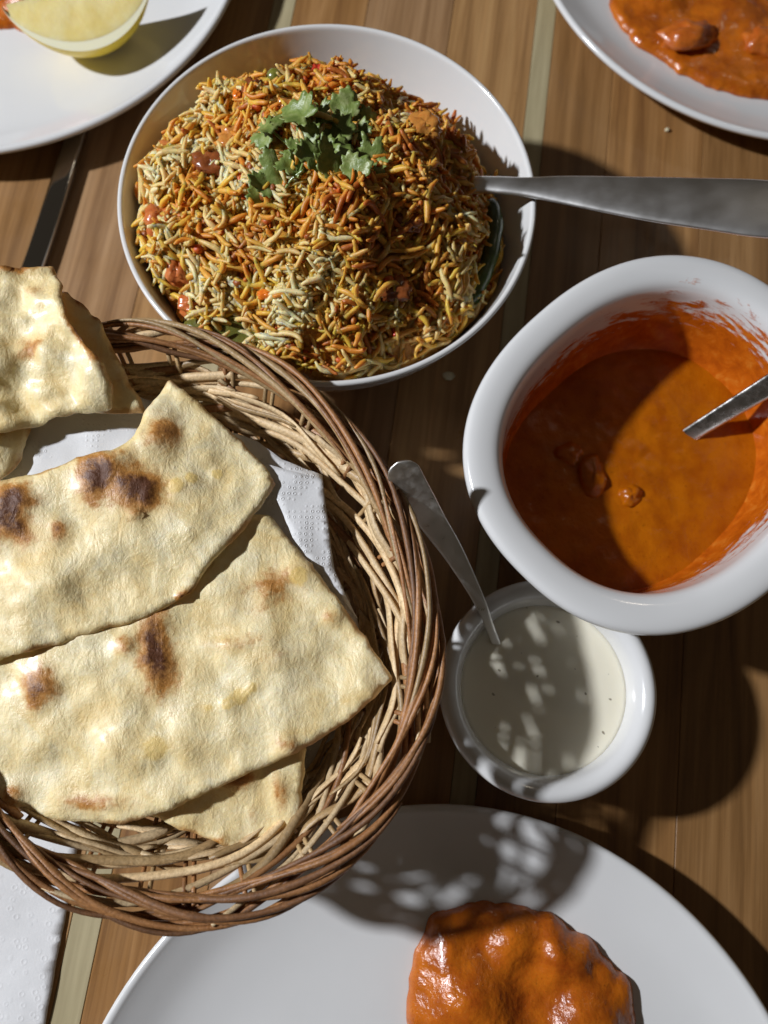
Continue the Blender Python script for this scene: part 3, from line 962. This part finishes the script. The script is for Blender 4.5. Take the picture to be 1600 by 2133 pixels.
V, F = lathe([(0, 3.48), (1.5, 3.48), (2.7, 3.485), (3.0, 3.495), (3.24, 3.52), (3.0, 3.2), (2.6, 2.0), (0, 1.6)][::-1], 96, c=DC)
tag(link('creamy_dip', mesh('creamy_dip', V, F, origin=(*DC, 2)), kr_.mat, None, (*DC, 2)), 'pale creamy dip with dark specks in the small round dish', 'dip')
ts = tag(empty('teaspoon', (4.9, 2.95, 3.4)), 'steel teaspoon leaning in the pale dip beside the basket rim', 'spoon')
(V, F), p = handle_mesh([(5.35, 2.2, 2.95), (4.93, 2.94, 3.75), (4.40, 3.86, 4.78), (3.89, 4.72, 5.35), (3.18, 5.74, 6.1), (2.41, 6.65, 6.9), (1.69, 7.51, 7.9), (1.14, 8.25, 8.7)], [(0, .16), (.2, .17), (.4, .26), (.6, .42), (.8, .56), (1, .60)], .055, 110, 16, 3.2, (-.15, -.55, 1))
kt = steel('teaspoon_steel', .34, (.80, .78, .74), .003)
link('handle', mesh('handle', V, F, origin=(4.9, 2.95, 3.4)), kt.mat, ts, (4.9, 2.95, 3.4))
V, F = scoop((5.25, 2.4, 2.95), (.45, -.8, -.45), 1.3, .95, .3, (.3, -.4, 1))
link('scoop', mesh('scoop', V, F, origin=(5.8, 1.5, 2.4)), kt.mat, ts, (5.8, 1.5, 2.4))

# ------------------------------------------------------------------ wicker basket
KC = Vector((-6.77, 3.85, 0))
KA, KB = 9.75, 8.1          # half axes of the rim's middle line
e1, e2 = Vector((.54, -.84, 0)).normalized(), Vector((.84, .54, 0)).normalized()
KH = 7.75
def wall(t, s):
    """point on the basket wall: t angle, s 0 at the floor .. 1 at the rim"""
    k = .60 + .40 * (max(s, 0) ** 1.7)
    z = .45 + (KH - .45) * s
    return KC + e1 * (KA * k * math.cos(t)) + e2 * (KB * k * math.sin(t)) + Vector((0, 0, z))
def wall_n(t, s):
    a = wall(t + .01, s) - wall(t - .01, s); b = wall(t, s + .01) - wall(t, s - .01)
    n = a.cross(b).normalized()
    if n.dot(wall(t, s) - KC - Vector((0, 0, 30))) < 0: n = -n
    return n   # outward
basket = tag(empty('bread_basket', KC), 'oval wicker basket with braided brown rim holding flatbread', 'basket')
def cane(name, c1, c2, rough=.42):
    k = M(name).set(Roughness=rough, Specular_IOR_Level=.5)
    oi = k.n('ShaderNodeObjectInfo')
    v = k.co()
    n1 = k.noise(1.3, 4, .6, v); n2 = k.noise(9, 4, .7, v)
    cc = k.ramp(n1, [(.3, c1), (.7, c2)])
    cc = k.mix(k.ramp(n2, [(.35, .55), (.6, 0.0)]), cc, tuple(x * .45 for x in c1))
    hs = k.n('ShaderNodeHueSaturation'); k.l(cc, hs.inputs['Color'])
    k.l(k.math('MULTIPLY_ADD', oi.outputs['Random'], .5, .72), hs.inputs['Value'])
    k.to(hs.outputs[0], 'Base Color')
    k.bump(n2, .03, .7)
    return k.mat
mlight = cane('split_cane', (.72, .49, .25), (.86, .66, .39), .5)
mbrown = cane('brown_willow', (.27, .115, .04), (.45, .215, .08), .42)
mdark = cane('dark_willow', (.15, .065, .026), (.27, .125, .05), .5)
mtan = cane('tan_willow', (.40, .25, .11), (.52, .36, .18), .38)
rb = random.Random(4)
# stakes: pairs of uprights from the floor to the rim
NS = 30
for i in range(NS):
    t0 = 2 * math.pi * (i + .5 * rb.random()) / NS
    for dt in (0, .035):
        pts = [wall(t0 + dt + .10 * s, s) + wall_n(t0, max(s, .02)) * .02 for s in np.linspace(0, 1, 12)]
        nn = [wall_n(t0, .5)] * 12
        V, F = sweep(pts, .085, .07, 6, nn)
        c = wall(t0, 0)
        link('stake', mesh('stake', V, F, origin=c), mtan if rb.random() < .7 else mbrown, basket, c)
# floor: woven from radial and round canes
for i in range(15):
    t = math.pi * i / 15
    pts = [wall(t, .0) * (1 - q) + wall(t + math.pi, .0) * q + Vector((0, 0, .04 * (i % 3))) for q in np.linspace(0, 1, 10)]
    V, F = sweep(pts, .11, .07, 6)
    link('floor_cane', mesh('floor_cane', V, F, origin=KC), mtan, basket, KC)
for i, k in enumerate(np.linspace(.12, .97, 13)):
    pts = []
    for t in np.linspace(0, 2 * math.pi, 90, endpoint=False):
        w_ = wall(t, 0); pts.append(KC + (w_ - KC) * k + Vector((0, 0, .07 * (1 if int(t / (2 * math.pi) * 30 + i) % 2 else -1))))
        pts[-1][2] += .02
    V, F = sweep(pts, .13, .06, 6, closed=True)
    link('floor_cane', mesh('floor_cane', V, F, origin=KC), mlight, basket, KC)
# weavers: light split canes running round the wall, slightly slanting
rows = 12
wcount = 0
for r in range(rows):
    s0 = .10 + .76 * r / (rows - 1)
    t = rb.uniform(0, 2 * math.pi); done = 0
    while done < 2 * math.pi:
        arc = rb.uniform(.9, 1.9)
        n = int(arc * 22)
        for dup in range(2 if rb.random() < .6 else 1):
            ds0 = rb.uniform(-.035, .035) + dup * .032; rise = rb.uniform(-.02, .10)
            ph = r % 2 * math.pi + rb.uniform(-.3, .3)
            amp = rb.uniform(.14, .24)
            pts, nn = [], []
            for q in np.linspace(0, 1, n):
                tt = t + arc * q * 1.08 + dup * .06
                s = min(.93, s0 + ds0 + rise * (q - .5) + .010 * math.sin(9 * tt + r))
                no = wall_n(tt, s)
                off = amp * math.sin(tt * NS / 2 + ph) + .03
                pts.append(wall(tt, s) + no * off); nn.append(no)
            wd = rb.uniform(.12, .19)
            ws = np.array([wd * (1 - .35 * abs(2 * q - 1) ** 10) * (1 + .12 * math.sin(17 * q + r)) for q in np.linspace(0, 1, n)])
            V, F = sweep(pts, ws, .055, 6, nn, 3.0)
            c = pts[n // 2]
            link('weaver', mesh('weaver', V, F, origin=c), mlight if rb.random() < .86 else (mtan if rb.random() < .5 else mbrown), basket, c)
            wcount += 1
        t += arc; done += arc
# stake ends laid over one another at the top of the wall: long slanting rods, light and brown
for i in range(40):
    t0 = 2 * math.pi * (i + rb.uniform(-.25, .25)) / 40
    arc = rb.uniform(.75, 1.25)
    n = 26
    sA, sB = rb.uniform(.62, .80), rb.uniform(.96, 1.04)
    inn = rb.uniform(-.55, -.2)
    pts, nn = [], []
    for q in np.linspace(0, 1, n):
        tt = t0 - arc * q
        s = sA + (sB - sA) * q ** .8
        no = wall_n(tt, min(s, .98))
        hz = Vector((no[0], no[1], 0)).normalized()
        pts.append(wall(tt, s) + hz * (inn + (.45 - inn) * q ** 1.4 + .10 * math.sin(q * 9 + i)) + Vector((0, 0, .12 * math.sin(q * 7 + i * 2))))
        nn.append(no)
    r0 = rb.uniform(.10, .17)
    rr_ = np.array([r0 * (.55 + .45 * min(1, (1 - q) * 6, q * 12)) for q in np.linspace(0, 1, n)])
    V, F = sweep(pts, rr_ * 1.15, rr_ * .8, 7, nn)
    c = pts[n // 2]
    link('slanting_rod', mesh('slanting_rod', V, F, origin=c), [mlight, mlight, mtan, mlight, mbrown, mlight][i % 6], basket, c)
# flat light strips packed along the inside of the upper wall
for i in range(72):
    t0 = rb.uniform(0, 2 * math.pi); arc = rb.uniform(.35, .95); n = 16
    sA = rb.uniform(.56, .86); sB = min(.90, max(.5, sA + rb.uniform(-.07, .16)))
    inn = rb.uniform(-.32, -.05); bow = rb.uniform(-.02, .05)
    pts, nn = [], []
    for q in np.linspace(0, 1, n):
        tt = t0 - arc * q; s_ = sA + (sB - sA) * q + bow * math.sin(math.pi * q)
        no = wall_n(tt, s_)
        pts.append(wall(tt, s_) + no * (inn + .10 * math.sin(tt * NS / 2 + i))); nn.append(no)
    wd = rb.uniform(.07, .15)
    V, F = sweep(pts, np.array([wd * (1 - .5 * abs(2 * q - 1) ** 8) for q in np.linspace(0, 1, n)]), .035, 6, nn, 3.0)
    c = pts[n // 2]
    link('cane_strip', mesh('cane_strip', V, F, origin=c), mlight if rb.random() < .85 else mtan, basket, c)
# rim: rods twisted round one another
NR, TW = 13, 4
for i in range(NR):
    for seg in range(3):
        ta = 2 * math.pi * (seg / 3 + i * .13) + rb.uniform(-.2, .2)
        arc = 2 * math.pi / 3 + rb.uniform(.06, .25)
        n = 60
        pts, nn = [], []
        jr, jz = rb.uniform(-.06, .06), rb.uniform(-.05, .05)
        for q in np.linspace(0, 1, n):
            tt = ta + arc * q
            ph = -TW * tt + 2 * math.pi * i / NR + .35 * math.sin(3 * tt + i * 2)
            w_ = wall(tt, 1.0); no = wall_n(tt, .98); hz = Vector((no[0], no[1], 0)).normalized()
            wob = .20 * noise.noise(Vector((tt * 2.2, i * 3.1, seg)))
            pts.append(w_ + hz * (.18 + (.46 + jr) * math.cos(ph) + wob) + Vector((0, 0, .05 + (.33 + jz) * math.sin(ph) + wob)))
            nn.append(hz * math.cos(ph) + Vector((0, 0, math.sin(ph))))
        r0 = rb.uniform(.07, .13)
        rr_ = np.array([r0 * (.45 + .55 * min(1, (1 - q) * 9, q * 9)) * (1 + .08 * math.sin(23 * q + i) + (.25 if abs((q * 7) % 1 - .5) < .02 else 0)) for q in np.linspace(0, 1, n)])
        V, F = sweep(pts, rr_, rr_ * .92, 9, nn)
        c = pts[n // 2]
        link('rim_rod', mesh('rim_rod', V, F, origin=c), [mbrown, mdark, mbrown, mbrown, mtan, mbrown, mdark, mbrown, mbrown, mtan, mbrown, mdark, mbrown][(i + seg * 3) % 13], basket, c)

# ------------------------------------------------------------------ napkins
def paper(nm, esc, rnds, depth):
    kn_ = M(nm).set(Roughness=.85, Subsurface_Weight=.1, Subsurface_Radius=(1, 1, 1), Subsurface_Scale=.001)
    vv = kn_.co()
    kn_.to(kn_.ramp(kn_.noise(1.2, 4), [(.3, (.72, .72, .725)), (.7, (.78, .78, .785))]), 'Base Color')
    vo = kn_.n('ShaderNodeTexVoronoi'); vo.inputs['Scale'].default_value = esc; vo.inputs['Randomness'].default_value = rnds
    kn_.l(vv, vo.inputs['Vector'])
    b = kn_.bump(kn_.ramp(vo.outputs['Distance'], [(.10, 0.0), (.24, 1.0), (.38, .35)]), depth, .9)
    kn_.bump(kn_.noise(14, 3, .6), .012, .6, b)
    return kn_.mat
PAPER_FINE, PAPER_DOTS = paper('fine_embossed_paper', 5.0, .2, .02), paper('dotted_paper', 2.6, .8, .010)

def idw(ctrl):
    C_ = np.asarray(ctrl, float)
    def f(x, y):
        d = (C_[:, 0] - x) ** 2 + (C_[:, 1] - y) ** 2 + .15
        w = d ** -1.6
        return float((w * C_[:, 2]).sum() / w.sum())
    return f

def napkin(name, outline, ctrl, label, th=.03, step=.3, rip=.12, seed=1, parent=None, rsc=.8):
    P, T, be, out = sheet(outline, step, seed=seed, wob=.03, wsc=2, cham=0)
    f = idw([p for p in outline if len(p) == 3] + ctrl)
    zt = [f(x, y) + rip * fbm(x, y, seed, rsc, 2) for x, y in P]
    V, F = slab(P, T, be, zt, [z - th for z in zt])
    c = (float(P[:, 0].mean()), float(P[:, 1].mean()), min(zt)) if parent is None else tuple(abs_loc(parent) / S)
    o = link(name, mesh(name, V, F, origin=c), PAPER_DOTS if th > .04 else PAPER_FINE, parent, c)
    return o

NAP = [(-15.08, 11.1, 7.2), (-10.39, 10.85, 7.3), (-8.16, 11.31, 7.0), (-5.85, 10.39, 6.8), (-3.76, 9.51, 7.1), (-2.89, 8.82, 7.2), (-1.48, 8.28, 7.1), (-1.25, 6.51, 6.8), (-1.03, 4.98, 6.1), (-0.21, 3.3, 5.9), (0.04, 1.5, 5.4), (-0.38, -0.3, 5.0), (-1.29, -1.9, 4.8), (-2.05, -3.19, 4.5), (-2.55, -4.65, 4.1), (-4.3, -4.0, 4.2), (-6.78, -3.0, 4.4), (-9.28, -2.2, 4.6), (-13.8, -1.5, 5)]
napb = napkin('paper_napkin', NAP, [(-11, 9, 7.25), (-9, 9.3, 7.3), (-7, 6, 7.0), (-10, 5, 7.0), (-12, 4, 7.0), (-6, 2, 6.6), (-9, 1, 6.6), (-3, 3, 6.4), (-4, 0, 6.0), (-12, 1, 6.6), (-3.5, -2, 5.4)], None, seed=3)
tag(napb, 'white embossed paper napkin lining the basket under the flatbread', 'napkin', 'paper napkins')
napkin('folded_corner', [(-3.56, 8.55, 7.6), (-2.63, 8.31, 7.65), (-1.43, 8.01, 7.5), (-1.2, 6.3, 7.3), (-1.0, 4.82, 7.1), (-0.21, 3.21, 6.8), (-1.11, 4.16, 7.1), (-2.43, 5.94, 7.4)], [], None, seed=6, rip=.03, step=.2, parent=napb)
napT = napkin('paper_napkin', [(-21, -1.5), (-11.2, -2.6), (-11.27, -4.68), (-11.51, -7.1), (-11.93, -11.09), (-12.3, -14), (-21.5, -14)], [(-16, -2, .28), (-13, -4, .2), (-12, -7, .12), (-13, -10, .22), (-12.2, -12, .1), (-18, -9, .3), (-15, -7, .25), (-14, -13, .16)], None, seed=9, rip=.05, th=.05, rsc=.3)
tag(napT, 'white embossed paper napkin on the table at the lower left corner', 'napkin', 'paper napkins')

# ------------------------------------------------------------------ flatbread
kf = M('flatbread_crust')
sepn = kf.n('ShaderNodeSeparateColor'); kf.l(kf.attr('bake'), sepn.inputs[0])
char, toast, butter = sepn.outputs[0], sepn.outputs[1], sepn.outputs[2]
nA = kf.noise(.75, 7, .68, None, .6); nB = kf.noise(3.5, 5, .65); nC = kf.noise(11, 4, .7)
cc = kf.ramp(nA, [(.3, (.84, .61, .25)), (.5, (.92, .76, .42)), (.70, (.95, .85, .58))])
cc = kf.mix(kf.ramp(nB, [(.30, .35), (.55, 0.0)]), cc, (.78, .58, .27))
tz = kf.math('ADD', toast, kf.math('MULTIPLY', kf.math('SUBTRACT', nB, .5), .9))
cc = kf.mix(kf.ramp(tz, [(.25, 0.0), (.6, .75)]), cc, (.50, .24, .06))
cz = kf.math('ADD', char, kf.math('MULTIPLY', kf.math('SUBTRACT', kf.noise(2.2, 7, .75), .5), 1.25))
cc = kf.mix(kf.ramp(char, [(.06, 0.0), (.5, .55)]), cc, (.66, .40, .13))
cc = kf.mix(kf.ramp(cz, [(.26, 0.0), (.52, .92)]), cc, (.50, .21, .04))
cc = kf.mix(kf.ramp(cz, [(.54, 0.0), (.86, .96)]), cc, (.10, .030, .010))
bz = kf.math('ADD', butter, kf.math('MULTIPLY', kf.math('SUBTRACT', nB, .5), .7))
cc = kf.mix(kf.ramp(bz, [(.35, 0.0), (.6, .8)]), cc, (.84, .60, .20))
kf.to(cc, 'Base Color')
kf.set(Subsurface_Weight=.15, Subsurface_Radius=(1, .7, .4), Subsurface_Scale=.002, Specular_IOR_Level=.5)
wet = kf.noise(.55, 5, .6)
kf.to(kf.math('MAXIMUM', kf.ramp(wet, [(.38, .6), (.58, .32)]), kf.math('MULTIPLY', char, .6)), 'Roughness')
kf.to(kf.math('MULTIPLY', kf.ramp(wet, [(.42, .05), (.60, .55)]), kf.math('SUBTRACT', 1.0, kf.math('MULTIPLY', char, 1.3, clamp=True))), 'Coat Weight')
kf.set(Coat_Roughness=.28)
b = kf.bump(kf.noise(8, 4, .7), .035, .8)
b = kf.bump(kf.noise(2.4, 5, .62, kf.co(scale=(1, .55, 1), rot=(0, 0, .6)), .8), .095, .55, b)
MAT['naan'] = kf.mat

def naan(outline, label, spots, seed, rip=.15, th=.16, ctrl=[], butter=[], edge_toast=.5):
    P, T, be, out = sheet(outline, .17, seed=seed, wob=.075, wsc=1.8, cham=1, cut=.04)
    f = idw(list(outline) + ctrl)
    d = poly_dist(P, out)
    zt, zb, bk = [], [], []
    for (x, y), dd in zip(P, d):
        e = min(1, dd / .16)
        z = f(x, y) + 1.4 * rip * fbm(x, y, seed * 2.1, .40, 2) + .7 * rip * fbm(x * .9 + y * .5, y * .9 - x * .2, seed, 1.0, 2) + .018 * fbm(x, y, seed + 9, 3.4, 2)
        ch = 0
        for sx_, sy_, ra, rb_, an, inten in spots:
            wx_ = noise.noise_vector(Vector((x * 1.3, y * 1.3, seed * 1.7)))
            xx_, yy_ = x + .32 * ra * 1.6 * wx_[0], y + .32 * rb_ * 1.6 * wx_[1]
            u = (xx_ - sx_) * math.cos(an) + (yy_ - sy_) * math.sin(an); v = -(xx_ - sx_) * math.sin(an) + (yy_ - sy_) * math.cos(an)
            wq = noise.noise(Vector((x * 2.2, y * 2.2, seed))) * .35
            q = (u / (ra * 1.25)) ** 2 + (v / (rb_ * 1.25)) ** 2
            g_ = math.exp(-max(0, q + wq * q) * .9)
            ch = max(ch, g_ * inten)
            z += .26 * min(1, inten + .2) * math.exp(-q * 1.3)
            z -= .12 * inten * math.exp(-(u / (ra * .25)) ** 2 - (v / (rb_ * .7)) ** 2)
        bu = 0
        for sx_, sy_, rr_ in butter:
            g_ = math.exp(-((x - sx_) ** 2 + (y - sy_) ** 2) / rr_ ** 2)
            bu = max(bu, g_); z += .10 * g_
        et = edge_toast * 1.5 * math.exp(-dd / .12) * (.55 + 1.3 * noise.noise(Vector((x * .9, y * .9, seed * 4.4))))
        thk = th * (.35 + .65 * e)
        top = z - .12 * (1 - math.sqrt(max(0, 1 - (1 - e) ** 2)))
        zt.append(top); zb.append(min(top - .05, z - thk))
        bk.append((ch, max(0, et), bu))
    V, F = slab(P, T, be, zt, zb)
    c = (float(P[:, 0].mean()), float(P[:, 1].mean()), float(np.mean(zb)))
    bk = np.array(bk + [(.15 * k[0], k[1] + .15, 0) for k in bk])
    o = link('flatbread', mesh('flatbread', V, F, origin=c, attrs={'bake': bk}), MAT['naan'], None, c)
    return tag(o, label, 'flatbread', 'flatbread pieces in the basket')

naan([(-13.88, 7.16, 8.5), (-12.06, 7.65, 8.5), (-10.83, 7.91, 8.5), (-9.76, 8.36, 8.5), (-8.51, 8.67, 8.5), (-7.82, 9.1, 8.5), (-7.52, 10.09, 8.4), (-6.89, 11.52, 8.0), (-5.47, 10.4, 8.1), (-4.26, 9.25, 8.1), (-3.26, 8.19, 7.9), (-3.05, 7.66, 7.85), (-4.14, 5.97, 8.0), (-5.06, 5.0, 7.95), (-5.72, 3.95, 7.95), (-5.87, 3.84, 7.95), (-7.14, 3.17, 8.0), (-7.89, 2.94, 8.0), (-9.68, 2.33, 8.0), (-11.6, 1.85, 8.0), (-13.36, 1.44, 8.0)],
     'uppermost flatbread piece with two blackened blisters, in the middle of the basket',
     [(-6.85, 9.41, .42, .5, .6, .75), (-8.75, 7.75, .55, .75, .2, 1.0), (-7.45, 7.35, .8, .62, -.3, 1.0), (-11.55, 6.48, .6, .85, .2, .95), (-9.96, 5.94, .3, .33, 0, .62), (-7.5, 6.5, .12, .12, 0, .45), (-5.95, 3.85, .25, .15, .6, .8), (-8.0, 8.5, .5, .25, .5, .45)],
     2, ctrl=[(-8, 6, 8.45), (-10.5, 4.5, 8.4), (-6, 6.5, 8.3)], butter=[(-6.3, 7.5, .3), (-5.0, 8.0, .22), (-5.8, 7.8, .25)])
naan([(-13.57, 2.96, 8), (-10.36, 3.75, 7.8), (-7.32, 4.56, 7.7), (-4.55, 6.57, 7.6), (-3.25, 6.74, 7.6), (-1.92, 5.16, 7.5), (-0.93, 3.93, 7.5), (0.04, 2.58, 7.4), (0.99, 1.17, 7.3), (-0.27, 0.03, 7.4), (-1.89, -1.01, 7.4), (-4.22, -2.01, 7.4), (-6.13, -2.84, 7.4), (-7.62, -3.24, 7.3), (-9.44, -3.15, 7.2), (-10.5, -2.97, 7.2), (-11.38, -2.73, 7.3), (-13.14, -2.06, 7.5)],
     'largest flatbread piece, its corner reaching the right basket wall',
     [(-6.75, 2.05, .50, 1.1, .25, .9), (-10.4, 1.0, .55, .55, .3, .8), (-2.95, 4.2, .85, .5, .5, .62), (-1.08, 3.2, .25, .25, 0, .5), (-7.8, 2.3, .22, .3, .6, .55), (-4.1, 2.35, .8, .25, .1, .4), (-8.4, -2.6, .9, .22, -.05, .55), (-11.1, -2.35, .3, .35, 0, .55), (-2.5, -.9, .3, .4, .3, .42), (-3.0, 1.8, .5, .3, .3, .25)],
     4, ctrl=[(-8, 0, 7.75), (-4, 2, 7.7), (-10, 1, 7.75), (-5, 0, 7.65)], butter=[(-6.6, -.97, .42), (-4.0, .65, .3), (-3.6, .9, .2), (-4.4, .4, .22), (-2.2, 4.6, .35), (-5.0, .3, .15)])
naan([(-7.34, -2.9, 6.8), (-6.29, -2.17, 6.9), (-4.33, -1.0, 7.0), (-1.89, -0.8, 7.0), (-1.98, -2.82, 6.7), (-2.37, -4.39, 6.3), (-2.83, -4.31, 6.3), (-3.38, -4.56, 6.2), (-4.74, -3.9, 6.5), (-6.56, -3.12, 6.8)],
     'small flatbread wedge tucked below the others at the basket bottom', [(-2.75, -2.35, .2, .5, .2, .5), (-4.1, -1.95, .5, .25, .4, .6), (-4.7, -3.85, .25, .12, 0, .55), (-2.4, -4.0, .2, .3, 0, .45), (-3.6, -3.0, .12, .2, 0, .4)], 6, rip=.08)
nA1 = naan([(-14.61, 14.46, 9), (-12.58, 15.13, 9.3), (-11.0, 15.37, 9.4), (-10.45, 14.45, 9.25), (-10.2, 13.6, 9.2), (-9.9, 12.9, 9.15), (-9.3, 12.1, 9.0), (-8.75, 11.55, 8.8), (-8.5, 10.9, 8.6), (-8.6, 10.2, 8.4), (-10.0, 10.09, 8.4), (-11.07, 9.87, 8.45), (-12.31, 9.38, 8.45), (-14.13, 9.0, 8.5)],
     'rippled flatbread piece at the back left, over the basket rim', [(-11.4, 12.3, .4, .35, .2, .55), (-9.75, 12.75, .16, .55, .5, .85), (-9.1, 11.9, .16, .5, .7, .75), (-12.2, 15.2, .6, .15, .1, .8), (-11.4, 14.3, .35, .2, .1, .4)], 8, rip=.46, ctrl=[(-11, 12.5, 9.1), (-12.5, 12, 9.2)])
nA2 = naan([(-11.6, 14.6, 8.75), (-10.41, 14.45, 9.0), (-10.1, 14.21, 8.95), (-9.28, 13.54, 8.8), (-8.76, 12.46, 8.6), (-8.15, 11.29, 8.4), (-7.5, 10.26, 8.15), (-8.4, 10.14, 8.1), (-9.8, 10.3, 8.1), (-10.8, 12.0, 8.3)],
     None, [(-9.6, 13.85, .55, .12, -.7, .8), (-8.4, 11.2, .3, .3, 0, .2)], 12, rip=.22)
nA2.name = 'folded_layer'
for k_ in ('category', 'group'): del nA2[k_]
nA2.parent = nA1; nA2.location = nA2.location - nA1.location
naan([(-14.8, 10.57, 7.75), (-12.47, 10.58, 7.75), (-11.69, 9.9, 7.7), (-11.85, 8.69, 7.6), (-12.62, 7.85, 7.6), (-14.57, 7.67, 7.6)],
     'flatbread end at the left frame edge below the rippled piece', [(-12.6, 9.5, .3, .4, 0, .3)], 10, rip=.12, th=.4, ctrl=[(-13.3, 9.2, 8.1), (-12.6, 9.4, 8.0)])

# ------------------------------------------------------------------ stray crumbs
for i, (x, y, L, lab) in enumerate([(3.97, 15.33, .5, 'pale rice crumb on the table right below the rice bowl'), (15.65, 29.14, .22, 'tiny pale crumb on the table below the top right plate')]):
    lump('rice_crumb', (x, y, .09), (L * .6, L * .4, .09), veg_mat('crumb_%s' % 'ab'[i], (.62, .55, .36), (.72, .66, .48)), lab, 'crumb', 'crumbs on the table', seed=30 + i, amp=.4)
